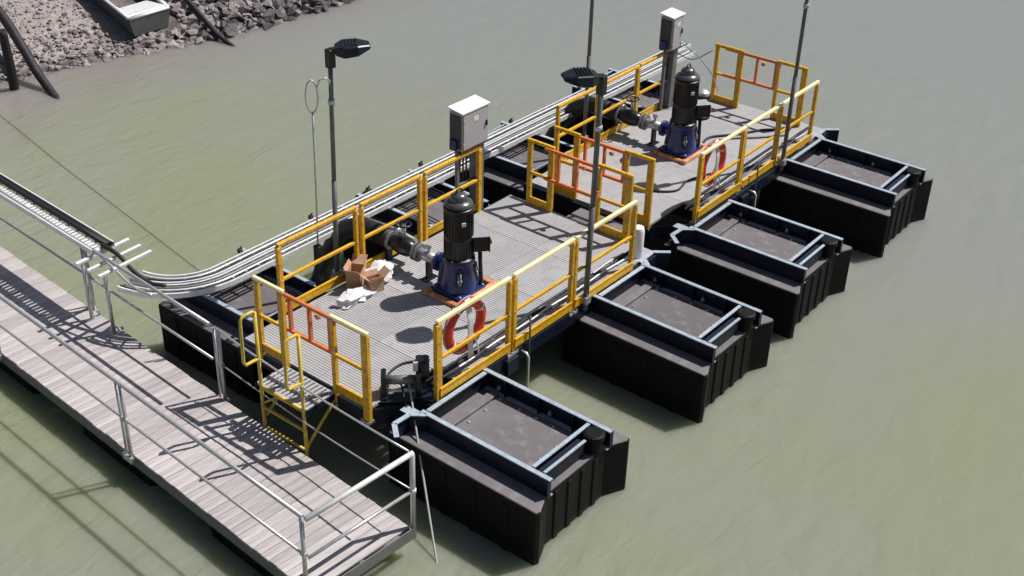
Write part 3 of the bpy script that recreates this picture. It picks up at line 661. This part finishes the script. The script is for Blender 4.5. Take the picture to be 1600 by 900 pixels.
# ---------------------------------------------------------------- cabinets
def cabinet(fr, x0, y0, lab, w=0.56):
    t = thing("control_cabinet", lab, "cabinet", fr, (x0, y0, 0), "grey control cabinets on posts")
    b = MB(); b.box(0.0, 0.0, 1.10, w, 0.24, 1.66); body = part(b, "cabinet_body", CAB, t, 0.006)
    b = MB(); b.box(0.02, -0.014, 1.12, w - 0.02, -0.001, 1.64); dr = part(b, "door", CAB, body, 0.004)
    b = MB(); b.add([(-0.014, -0.022, 1.665), (w + 0.015, -0.022, 1.665), (w + 0.015, 0.26, 1.70), (-0.014, 0.26, 1.70), (-0.014, -0.022, 1.685), (w + 0.015, -0.022, 1.685), (w + 0.015, 0.26, 1.72), (-0.014, 0.26, 1.72)], [(3, 2, 1, 0), (4, 5, 6, 7), (0, 1, 5, 4), (1, 2, 6, 5), (2, 3, 7, 6), (3, 0, 4, 7)]); part(b, "hood", CABT, t)
    b = MB(); b.box(-0.012, 0.02, 1.13, -0.001, 0.22, 1.63); part(b, "side_shade_plate", DARKP, body)
    b = MB(); b.box(w - 0.07, -0.034, 1.36, w - 0.05, -0.0145, 1.44); part(b, "handle", BLK, body)
    b = MB(); b.box(w - 0.16, 0.04, 0.0, w - 0.03, 0.21, 1.099); part(b, "support_post", CHAN, t, 0.004)
    b = MB(); b.box(0.0, 0.09, 0.0, 0.05, 0.14, 1.099); part(b, "support_post", CHAN, t, 0.004)
    b = MB(); b.box(0.051, 0.09, 0.95, w - 0.161, 0.13, 1.0); b.box(0.051, 0.09, 0.50, w - 0.161, 0.13, 0.54); parts(b, "cross_bar", CHAN, t)
    for k in range(3):
        b = MB(); xx = 0.10 + k * 0.07; b.tube([(xx, 0.12, 1.10), (xx, 0.13, 0.8), (xx + 0.02, 0.15, 0.4), (xx + 0.05, 0.4, 0.12), (xx + 0.1, 0.9, 0.12)], 0.014, 6); part(b, "cable", RUB, t)
    for zz in (1.20, 1.56):
        b = MB(); b.tube([(0.012, -0.020, zz - 0.03), (0.012, -0.020, zz + 0.03)], 0.010, 6); part(b, "hinge", GALV, body)
    b = MB(); b.box(w * 0.5 - 0.05, -0.0175, 1.50, w * 0.5 + 0.05, -0.0142, 1.57); part(b, "label_plate", SIGNAL, body)
    b = MB(); b.box(-0.05, 0.08, 1.10, -0.013, 0.2, 1.26); part(b, "isolator", BLUE, t, 0.006)
cabinet(F1, 3.44, 2.60, "grey control cabinet with white hood on posts behind the near pump")
cabinet(F2, 3.02, 2.46, "grey control cabinet with white hood on posts at the far corner, above the far pump", 0.34)

# ---------------------------------------------------------------- lamp poles
def lamp(fr, x, y, h, hd, lab, lean=(0, 0), r=0.03, head=True):
    t = thing("lamp_pole", lab, "lamp pole", fr, (x, y, 0), "lamp poles on the platforms")
    tx, ty = lean
    b = MB(); b.tube([(0, 0, -0.1), (tx * 0.45, ty * 0.45, h * 0.45)], r * 1.12, 10); b.tube([(tx * 0.449, ty * 0.449, h * 0.449), (tx, ty, h)], r, 10); part(b, "pole", POLE, t)
    b = MB(); b.box(-0.05, -0.05, 0.001, 0.05, 0.05, 0.10); part(b, "foot_bracket", GALV, t)
    b = MB(); b.tube([(tx * 0.78 + 0, ty * 0.78, h * 0.78), (tx * 0.80, ty * 0.80, h * 0.80)], r * 1.5, 8); part(b, "collar", GALV, t)
    d = Vector((hd[0], hd[1], hd[2])).normalized(); sd2 = d.cross(Vector((0, 0, 1))).normalized(); up = sd2.cross(d)
    o = Vector((tx, ty, h))
    b = MB(); b.beam(o + Vector((0, 0, -0.22)), o + Vector((0, 0, 0.02)), 0.10, 0.10); b.beam(o, o + d * 0.12, 0.10, 0.05); part(b, "bracket", BLK, t, 0.008)
    b = MB(); c = [o + d * 0.08, o + d * 0.48]
    w0, w1 = 0.13, 0.13
    prof = [(0.06, 0.11, 0.045), (0.16, 0.19, 0.065), (0.34, 0.19, 0.055), (0.49, 0.10, 0.022)]
    vs = []
    for a, w, hh in prof:
        for sx, sz in ((-1, -1), (1, -1), (1, 1), (-1, 1)): vs.append(o + d * a + sd2 * sx * w * (1 if sz < 0 else 0.8) + up * sz * hh)
    fs = [(3, 2, 1, 0), (12, 13, 14, 15)]
    for i in range(3):
        for k in range(4): fs.append((i * 4 + k, i * 4 + (k + 1) % 4, i * 4 + 4 + (k + 1) % 4, i * 4 + 4 + k))
    b.add(vs, fs); hdp = part(b, "floodlight", BLK, t, 0.012)
    b = MB()
    for k in range(5): q = o + d * (0.16 + k * 0.04) + up * 0.07; b.beam(q - sd2 * 0.13, q + sd2 * 0.13, 0.008, 0.014)
    parts(b, "cooling_fin", BLK, hdp)
    b = MB(); q = o + d * 0.17 - up * 0.068; q2 = o + d * 0.33 - up * 0.064; b.beam(q, q2, 0.32, 0.008, up=up); part(b, "glass", LENSM, hdp)
    return t
lamp(F1, 1.16, 2.82, 3.16, (0.72, -0.60, 0.10), "grey pole with black floodlight head rising beside the looped wire", lean=(0.08, 0.0))
lamp(F1, 2.84, -0.06, 3.12, (-0.80, 0.62, 0.06), "grey pole with black floodlight head standing at the open side's middle pontoon", lean=(0.05, 0.0), r=0.034)
lamp(F2, 1.12, 2.82, 3.3, (0.72, -0.60, 0.1), "grey pole running out of the picture's top just behind the front floodlight")
lamp(F2, 2.50, -0.07, 3.3, (-0.80, 0.62, 0.06), "grey pole with a clamp rising from the farthest pontoon out of the picture's top", lean=(0.03, 0.0))
t = thing("looped_wire", "thin wire rising from a dark stub post to a closed loop beside the floodlight pole", "wire", W, (0.80, 2.76, 0))
b = MB(); b.box(-0.045, -0.045, -0.05, 0.045, 0.045, 0.66); part(b, "stub_post", NAVY, t, 0.006)
b = MB(); b.tube([(0, 0, 0.6), (0.03, 0, 1.5), (0.05, 0, 2.5)], 0.013, 7); part(b, "stem", GALV, t)
ux, uy = 0.77, -0.63
lp = [(0.05 + ux * 0.075 * math.cos(a), uy * 0.075 * math.cos(a), 2.70 + 0.21 * math.sin(a)) for a in [k * math.pi / 9 for k in range(18)]]
b = MB(); b.tube(lp, 0.011, 6, closed=True); part(b, "loop", GALV, t)
b = MB(); b.tube([(0.05 + ux * 0.06, uy * 0.06, 2.80), (0.05 + ux * 0.10, uy * 0.10, 2.90), (0.05 + ux * 0.18, uy * 0.18, 2.93), (0.05 + ux * 0.25, uy * 0.2, 2.88), (0.40, 0.06, 2.72)], 0.010, 6); part(b, "tie", GALV, t)

# ---------------------------------------------------------------- lifebuoys
def buoy(fr, x, y, z, lab):
    t = thing("lifebuoy", lab, "lifebuoy", fr, (x, y, z), "red lifebuoys on the rails")
    R = 0.29; r = 0.06; seg = 48
    for k in range(4):
        a0 = k * math.pi / 2 + 0.6
        pr = [(R * math.cos(a0 + u * 1.46 / 11), 0, R * math.sin(a0 + u * 1.46 / 11)) for u in range(12)]
        b = MB(); b.tube(pr, r, 12); part(b, "ring_segment", RED, t)
        pr = [(R * math.cos(a0 + 1.46 + u * 0.111 / 3), 0, R * math.sin(a0 + 1.46 + u * 0.111 / 3)) for u in range(4)]
        b = MB(); b.tube(pr, r * 1.04, 12); part(b, "band", WHT, t)
    pr = []
    for k in range(32): a = k * math.pi / 16; rr = R + 0.075 + 0.012 * math.cos(4 * a); pr.append((rr * math.cos(a), 0, rr * math.sin(a)))
    b = MB(); b.tube(pr, 0.009, 5, closed=True); part(b, "grab_line", ROPE, t)
    b = MB()
    for k in range(7):
        xx = -0.02 + 0.012 * k; b.tube([(xx, -0.02, 0.36), (xx + 0.01, -0.07, 0.1), (xx + 0.02 * math.sin(k), -0.075, -0.2), (xx + 0.03, -0.06, -0.44 + 0.03 * (k % 3))], 0.011, 5)
    b.tube([(0.06, -0.07, -0.12), (0.14, -0.08, -0.30), (0.20, -0.05, -0.46)], 0.012, 5); part(b, "rope_hank", WHT, t)
buoy(F1, 0.62, 0.10, 0.66, "red lifebuoy with white rope hank on the nearer platform's rail")
buoy(F2, 0.54, 0.14, 0.68, "red lifebuoy with white rope hank on the farther platform's rail")

# ---------------------------------------------------------------- winch and small things on deck
t = thing("winch", "small black drum winch at the nearest corner of the platform", "winch", W, (-0.20, 0.36, 0), None, math.radians(-47))
for x in (-0.20, 0.20):
    b = MB(); b.box(x - 0.03, -0.10, 0.03, x + 0.03, 0.10, 0.30); b.box(x - 0.05, -0.13, 0.0, x + 0.05, 0.13, 0.03); part(b, "side_frame", BLK, t, 0.01)
b = MB(); b.tube([(-0.17, 0, 0.20), (0.17, 0, 0.20)], 0.055, 12); part(b, "drum", CHAN, t)
b = MB(); b.tube([(-0.17, -0.06, 0.09), (0.17, -0.06, 0.09)], 0.022, 8); part(b, "roller", GALV, t)
b = MB(); b.box(0.17, 0.02, 0.20, 0.33, 0.20, 0.42); part(b, "motor", BLK, t, 0.02)
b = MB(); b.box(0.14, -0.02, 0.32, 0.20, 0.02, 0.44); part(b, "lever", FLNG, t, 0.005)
b = MB(); b.box(-0.30, -0.16, -0.05, 0.36, 0.20, -0.002); part(b, "mount_plate", NAVY, t)
b = MB(); b.tube([(0.0, -0.02, 0.16), (0.06, -0.25, 0.0), (0.02, -0.45, -0.1)], 0.012, 6); b.tube([(0.1, 0.3, 0.02), (0.3, 0.34, 0.02), (0.42, 0.2, 0.02), (0.36, 0.02, 0.02)], 0.014, 6); parts(b, "cable", RUB, t)
# anchor rope to the lower right
mb = MB(); A_ = Vector((-0.15, 0.28, 0.18)); B_ = Vector((-1.30, -1.15, -0.98)); P = []
for k in range(17):
    u = k / 16; p = A_.lerp(Vector((-2.0, -2.1, -1.6)), u); p.z -= 0.10 * math.sin(math.pi * u); P.append(p)
mb.tube([(p.x + 0.15, p.y - 0.28, p.z) for p in P], 0.013, 6); o = part(mb, "mooring_rope", ROPE, None); o.location = (-0.15, 0.28, 0); tag(o, "pale mooring rope running from the winch down across the nearest pontoon's side", "rope")
mb = MB(); a = Vector((0.35, 4.35, -0.35)); P = [Vector(p) - a for p in [(0.35, 4.35, -0.35), (0.6, 4.8, -0.75), (1.01, 5.52, -0.955), (1.35, 7.6, -0.962), (1.74, 10.1, -0.962), (2.24, 12.85, -0.955), (2.4, 14.0, -0.90)]]
mb.tube(P, 0.006, 5); o = part(mb, "mooring_rope", ROPEW, None); o.location = a; tag(o, "thin grey mooring rope lying on the water toward the bank", "rope")

def crumple(b, c, s, seed, amp=0.35, sub=3, flat=1.0):
    bm = bmesh.new(); bmesh.ops.create_icosphere(bm, subdivisions=sub, radius=1); vs = []
    for v in bm.verts:
        f = 1 + amp * noise.noise(v.co * 1.6 + Vector((seed, 0, 0))) + amp * 0.7 * noise.noise(v.co * 4 + Vector((0, seed, 0)))
        vs.append((c[0] + v.co.x * f * s[0], c[1] + v.co.y * f * s[1], max(c[2] + v.co.z * f * s[2], 0.003)))
    b.add(vs, [tuple(v.index for v in f.verts) for f in bm.faces]); bm.free()
def carton(x, y, w, d, h, rz, lab, opened=False, m=CARD):
    t = thing("cardboard_box", lab, "box", W, (x, y, 0.003), "cardboard boxes on the nearer deck", rz)
    b = MB(); T = 0.008
    b.box(-w / 2, -d / 2, 0, w / 2, d / 2, T); b.box(-w / 2, -d / 2, T, -w / 2 + T, d / 2, h); b.box(w / 2 - T, -d / 2, T, w / 2, d / 2, h)
    b.box(-w / 2 + T, -d / 2, T, w / 2 - T, -d / 2 + T, h); b.box(-w / 2 + T, d / 2 - T, T, w / 2 - T, d / 2, h); part(b, "carton", m, t)
    for sx, sy in ((1, 0), (-1, 0), (0, 1), (0, -1)):
        b = MB(); tilt = 0.10 if not opened else 0.03 + 0.07 * abs(sx)
        if sx: b.add([(sx * w / 2, -d / 2, h), (sx * w / 2, d / 2, h), (sx * (w / 2 + tilt), d / 2, h + 0.09), (sx * (w / 2 + tilt), -d / 2, h + 0.09)], [(0, 1, 2, 3)])
        else: b.add([(-w / 2, sy * d / 2, h), (w / 2, sy * d / 2, h), (w / 2, sy * (d / 2 + tilt), h + 0.06), (-w / 2, sy * (d / 2 + tilt), h + 0.06)], [(0, 1, 2, 3)])
        fo = part(b, "flap", m, t); so_ = fo.modifiers.new("s", 'SOLIDIFY'); so_.thickness = 0.006
carton(1.20, 2.50, 0.26, 0.20, 0.24, 0.5, "open brown cardboard box standing by the tray side rail", True)
carton(1.26, 2.22, 0.20, 0.16, 0.18, -0.3, "small brown cardboard box lying against the taller open one", True)
mb = MB(); crumple(mb, (0, 0, 0.11), (0.19, 0.16, 0.12), 3.3, 0.4); o = part(mb, "white_sack", WHT, None, auto=True); o.location = (1.52, 2.36, 0.0); tag(o, "crumpled pale sack lying beside the cardboard boxes", "sack")
mb = MB(); crumple(mb, (0.08, -0.08, 0.05), (0.26, 0.13, 0.09), 7.1, 0.55); o = part(mb, "plastic_film", FILM, None, auto=True); o.location = (0.83, 2.32, 0.0); tag(o, "crumpled clear white plastic film on the deck in front of the cardboard boxes", "plastic sheet")

t = thing("white_canister", "upright white canister at the corner of the nearer platform's far end", "canister", W, (4.30, 0.14, 0.002))
b = MB(); b.lathe((0, 0, 0), [(0.085, 0), (0.09, 0.02), (0.09, 0.40), (0.082, 0.43)], 18); part(b, "body", WHT, t, auto=True)
b = MB(); b.lathe((0, 0, 0.43), [(0.078, 0), (0.078, 0.02), (0.05, 0.03)], 16); part(b, "cap", CABT, t, auto=True)

t = thing("valve_cluster", "dark motor unit with galvanised cap standing behind the farther pump", "machine", F2, (3.25, 1.88, 0))
b = MB(); b.lathe((0, 0, 0), [(0.14, 0), (0.14, 0.05), (0.10, 0.07), (0.10, 0.34), (0.13, 0.36), (0.13, 0.42)], 14); part(b, "body", NAVY, t, auto=True)
b = MB(); b.lathe((0, 0, 0.42), [(0.11, 0), (0.10, 0.05), (0.04, 0.09)], 14); part(b, "cap", GALV, t, auto=True)
b = MB(); b.tube([(-0.05, 0, 0.25), (-0.32, 0.02, 0.25), (-0.34, 0.02, 0.05)], 0.04, 8); part(b, "elbow", BLK, t)
# loose black cables on the farther deck
def deck_cable(pts, r, lab, name="deck_cable", m=None):
    base = Vector(pts[0]); P = []
    for i in range(len(pts) - 1):
        p0 = Vector(pts[max(i - 1, 0)]); p1 = Vector(pts[i]); p2 = Vector(pts[i + 1]); p3 = Vector(pts[min(i + 2, len(pts) - 1)])
        for k in range(6):
            t_ = k / 6; P.append(0.5 * ((2 * p1) + (p2 - p0) * t_ + (2 * p0 - 5 * p1 + 4 * p2 - p3) * t_ * t_ + (3 * p1 - p0 - 3 * p2 + p3) * t_ ** 3) - base)
    P.append(Vector(pts[-1]) - base); b = MB(); b.tube(P, r, 7); o = part(b, name, m or RUB, None); o.location = base; return tag(o, lab, "cable")
deck_cable([(6.05, 1.35, 0.018), (6.10, 1.05, 0.018), (6.35, 0.80, 0.018), (6.75, 0.85, 0.018), (7.2, 0.72, 0.018)], 0.017, "black cable curving over the farther deck in front of the pump")
deck_cable([(7.95, 1.35, 0.02), (8.35, 1.45, 0.02), (8.8, 1.15, 0.02), (9.2, 0.95, 0.02), (9.55, 0.6, 0.02)], 0.02, "black cable lying on the far end of the farther deck")
deck_cable([(8.05, 1.25, 0.02), (8.5, 1.2, 0.02), (8.9, 0.85, 0.02), (9.3, 0.55, 0.02)], 0.016, "grey conduit lying next to the black cable at the deck's far end", m=CHAN)
deck_cable([(0.06, 0.72, 0.75), (-0.02, 0.75, 0.35), (-0.1, 0.62, 0.05)][::-1] if False else [(0.50, 0.55, 0.02), (0.25, 0.75, 0.02), (-0.05, 0.72, 0.02), (-0.22, 0.55, 0.02)], 0.014, "black cable on the nearest deck corner leading to the winch")
deck_cable([(8.98, 2.62, 1.25), (9.35, 2.4, 0.9), (9.55, 2.2, 0.55), (9.55, 2.05, 0.3)], 0.009, "thin pale wire sloping down from the far cabinet", m=GALV)
deck_cable([(9.05, 2.7, 1.0), (9.35, 2.5, 0.82), (9.65, 2.3, 0.95)], 0.008, "thin wire sagging between the far cabinet and the far end rail", m=RUB)

# ---------------------------------------------------------------- cable trays
def tray(pts, w, lab, group, z, h=0.07, cables=(), rung=0.22, floor=None):
    base = Vector((pts[0][0], pts[0][1], z)); P = [Vector((x, y, z)) - base for x, y in pts]
    t = thing("cable_tray", lab, "cable tray", W, tuple(base), group)
    nrm = []
    for i in range(len(P)):
        d = (P[min(i + 1, len(P) - 1)] - P[max(i - 1, 0)]).normalized(); nrm.append(Vector((-d.y, d.x, 0)))
    for s in (-1, 1):
        b = MB()
        for i in range(len(P) - 1):
            a = P[i] + nrm[i] * s * w / 2; c = P[i + 1] + nrm[i + 1] * s * w / 2; up = Vector((0, 0, h))
            th = nrm[i] * 0.004; fl = nrm[i] * (-s) * 0.022; fl2 = nrm[i + 1] * (-s) * 0.022
            b.add([a, c, c + up, a + up], [(0, 1, 2, 3)]); b.add([a + up, c + up, c + up + fl2, a + up + fl], [(0, 1, 2, 3)]); b.add([a, c, c + fl2, a + fl], [(0, 1, 2, 3)])
        o = part(b, "side_rail", ALU, t); m_ = o.modifiers.new("s", 'SOLIDIFY'); m_.thickness = 0.004; m_.offset = 0
    acc = 0; last = P[0]; b = MB()
    for i in range(len(P) - 1):
        L = (P[i + 1] - P[i]).length; d0 = 0
        while acc <= L:
            u = acc / L; c = P[i].lerp(P[i + 1], u); n_ = nrm[i].lerp(nrm[i + 1], u).normalized()
            b.beam(c - n_ * (w / 2 - 0.004) + Vector((0, 0, 0.014)), c + n_ * (w / 2 - 0.004) + Vector((0, 0, 0.014)), 0.03, 0.014); acc += rung
        acc -= L
    parts(b, "rung", ALU, t)
    if floor:
        b = MB()
        for i in range(len(P) - 1):
            c = [P[i] + nrm[i] * floor[0], P[i] + nrm[i] * floor[1], P[i + 1] + nrm[i + 1] * floor[1], P[i + 1] + nrm[i + 1] * floor[0]]
            L = (P[i + 1] - P[i]).length; k = max(1, int(L / 0.08))
            for j in range(k):
                u0, u1 = j / k, (j + 0.62) / k
                q = [c[0].lerp(c[3], u0), c[1].lerp(c[2], u0), c[1].lerp(c[2], u1), c[0].lerp(c[3], u1)]
                b.add([v + Vector((0, 0, 0.024)) for v in q] + [v + Vector((0, 0, 0.030)) for v in q], [(0, 1, 2, 3), (7, 6, 5, 4), (0, 4, 5, 1), (1, 5, 6, 2), (2, 6, 7, 3), (3, 7, 4, 0)])
        fp = part(b, "slotted_floor", ALU, t); fp["kind"] = "stuff"
    for off, r, m in cables:
        b = MB(); b.tube([p + n_ * off + Vector((0, 0, 0.022 + r)) for p, n_ in zip(P, nrm)], r, 7); part(b, "cable", m, t)
    return t
def arc(cx, cy, r, a0, a1, n): return [(cx + r * math.cos(math.radians(a0 + (a1 - a0) * i / n)), cy + r * math.sin(math.radians(a0 + (a1 - a0) * i / n))) for i in range(n + 1)]
def runpts(y, x1, r): # comes from +y direction, elbows into +x
    a = arc(0.14, 4.78, r, 188, 270, 12)
    return a + [(0.14 + (x1 - 0.14) * i / 8, 4.78 - r) for i in range(1, 9)]
tray(runpts(0, 11.6, 0.80), 0.20, "bright aluminium cable tray nearest the water, running the length of both platforms", "cable trays behind the rails", 0.06, cables=((-0.05, 0.018, RUB), (-0.01, 0.016, RUB), (0.045, 0.016, ALU)))
tray(runpts(0, 11.3, 1.06), 0.24, "bright aluminium cable tray nearest the yellow rails, running the length of both platforms", "cable trays behind the rails", 0.06, cables=((0.07, 0.020, CHAN), (0.02, 0.016, ALU), (-0.05, 0.018, RUB)))
# black clips standing on the outer tray
for i, x in enumerate((0.60, 1.9, 3.05, 4.2, 6.4, 8.3)):
    b = MB(); b.box(-0.03, -0.02, 0, 0.03, 0.03, 0.06); b.tube([(0, 0, 0.06), (0.03, 0, 0.09)], 0.012, 6); o = part(b, "tray_clamp", BLK, None, 0.004); o.location = (x, 4.10, 0.125)
    tag(o, ["black clamp on the outer tray edge, nearest the tray's bend", "black clamp on the outer tray edge beyond the floodlight pole", "black clamp on the outer tray edge left of the near cabinet", "black clamp on the outer tray edge just right of the near cabinet", "black clamp on the outer tray edge behind the farther platform's first rail", "black clamp on the outer tray edge, farthest along"][i], "clamp", "clamps on the outer cable tray")

# ---------------------------------------------------------------- floating walkway
SL = 0.06
WF = Frame(-1.96, 0, -SL)     # local y runs along the walkway
ww = 0.69; ZG = -0.60
t = thing("floating_walkway", "long floating walkway of pinkish grey planks in the lower left", "walkway", WF, (0, 0, ZG))
rz_ = -SL
t.rotation_euler = (0, 0, -SL)
pm = []
for k in range(4):
    b = MB(); b.box(-ww, 0, -0.03, ww, 0.128, 0.0)
    me = bpy.data.meshes.new("plank"); me.from_pydata([tuple(v) for v in b.v], [], b.f); me.materials.append(PLNK); pm.append(me)
y = -0.76; i = 0; rp = random.Random(3)
while y < 11.5:
    o = link("plank", pm[i % 4], t); o.location = (rp.uniform(-0.006, 0.006), y, rp.uniform(-0.002, 0.002)); o.rotation_euler = (0, 0, rp.uniform(-0.002, 0.002)); y += 0.134; i += 1
    bv = o.modifiers.new("b", 'BEVEL'); bv.width = 0.004; bv.segments = 1
for x in (-ww + 0.03, ww - 0.03, 0):
    b = MB(); b.box(x - 0.03, -0.80, -0.17, x + 0.03, 11.6, -0.034); part(b, "side_beam", CHAN, t, 0.004)
b = MB(); b.box(-ww, -0.815, -0.15, ww, -0.80, -0.004); part(b, "end_plate", CHAN, t)
for y in (0.3, 2.9, 5.5, 8.1, 10.6):
    b = MB(); b.box(-ww + 0.04, y - 0.75, -0.62, ww - 0.04, y + 0.75, -0.175); part(b, "float", HDPE, t, 0.05)
# handrails (tubular, each a thing)
def tube_rail(x, y0, y1, posts, lab, group="tubular handrails of the walkway", rr=0.024, sag=0.0):
    h = thing("handrail", lab, "railing", WF, (x, y0, ZG), group)
    b = MB(); b.tube([(0, (y1 - y0) * k / 8, 1.0 - sag * math.sin(math.pi * k / 8)) for k in range(9)], rr, 9); part(b, "top_rail", ALUP, h)
    b = MB(); b.tube([(0, (y1 - y0) * k / 8, 0.5 - sag * math.sin(math.pi * k / 8)) for k in range(9)], rr * 0.72, 8); part(b, "mid_rail", ALUP, h)
    for y in posts:
        b = MB(); b.tube([(0, y - y0, -0.12), (0, y - y0, 0.99)], 0.024, 9); po = part(b, "post", ALUP, h)
        b = MB(); b.tube([(0, y - y0 + 0.09, -0.12), (0, y - y0 + 0.09, 0.99)], 0.018, 8) if len(posts) < 9 and y > 0 else None
        if b.v: part(b, "post", ALUP, h)
        b = MB(); b.box(-0.04, y - y0 - 0.05, -0.10, 0.04, y - y0 + 0.13, -0.02); b.tube([(0, y - y0 - 0.03, 0.5), (0, y - y0 + 0.03, 0.5)], 0.03, 8); part(b, "post_clamp", ALUP, po)
tube_rail(0.72, -0.74, 2.62, [2.55], "thin wire handrail on the walkway's platform side, nearest span, past the ladder", rr=0.012, sag=0.05)
tube_rail(0.72, 2.72, 11.4, [5.47, 8.4, 11.3], "tubular handrail on the walkway's platform side, far spans, under the dark cables")
tube_rail(-0.70, -0.74, 11.4, [-0.72, 2.42, 5.4, 8.4, 11.3], "tubular handrail along the walkway's outer left side")
h = thing("handrail", "thick pale handrail closing the near end of the walkway", "railing", WF, (-0.70, -0.79, ZG), "tubular handrails of the walkway")
b = MB(); b.tube([(0, 0, 1.0), (1.43, 0, 1.0)], 0.030, 10); part(b, "top_rail", ALU, h)
b = MB(); b.tube([(0, 0, 0.5), (1.42, 0, 0.5)], 0.02, 8); part(b, "mid_rail", ALUP, h)
b = MB(); b.tube([(1.42, -0.002, -0.15), (1.42, -0.002, 0.985)], 0.03, 10); part(b, "post", ALUP, h)
b = MB(); b.tube([(1.42, 0, 0.47), (1.42, 0, 0.53)], 0.04, 8); part(b, "elbow_clamp", ALU, h)

# cable tray on the walkway's outer rail
tr = tray([(-0.80 + 0.04 * i, 5.15 + 0.8 * i) for i in range(9)][::-1], 0.34, "aluminium cable tray with thick dark cables carried beside the walkway's far rail", "cable tray on the walkway", 0.36, cables=((0.12, 0.035, RUB), (0.06, 0.035, RUB), (0.095, 0.030, RUB)), floor=(-0.15, 0.02))
t = thing("tray_bracket", "stack of pale strut brackets sticking out under the end of the walkway cable tray", "bracket", W, (-0.85, 5.2, 0.30))
for k, y in enumerate((0.0, -0.25, -0.48)):
    b = MB(); b.beam((-0.35, y, 0), (0.48, y, 0.03), 0.045, 0.045); part(b, "strut", ALU, t, 0.004)
for y in (0.02, -0.46):
    b = MB(); b.tube([(-0.24, y, -1.0), (-0.24, y, 0.02)], 0.026, 8); part(b, "leg", ALUP, t)
    b = MB(); b.tube([(-0.34, y, -0.9), (-0.10, y, -0.9)], 0.024, 8); part(b, "foot", ALUP, t)
deck_cable([(-0.78, 5.2, 0.42), (-0.76, 4.9, 0.38), (-0.74, 4.6, 0.22), (-0.70, 4.35, 0.14), (-0.60, 4.15, 0.12)], 0.030, "thick dark cable bridging from the walkway tray to the platform trays")
deck_cable([(-0.92, 5.2, 0.42), (-0.93, 4.8, 0.30), (-0.92, 4.4, 0.16), (-0.86, 4.1, 0.12)], 0.018, "pale cable bridging from the walkway tray to the platform trays", m=ALUP)
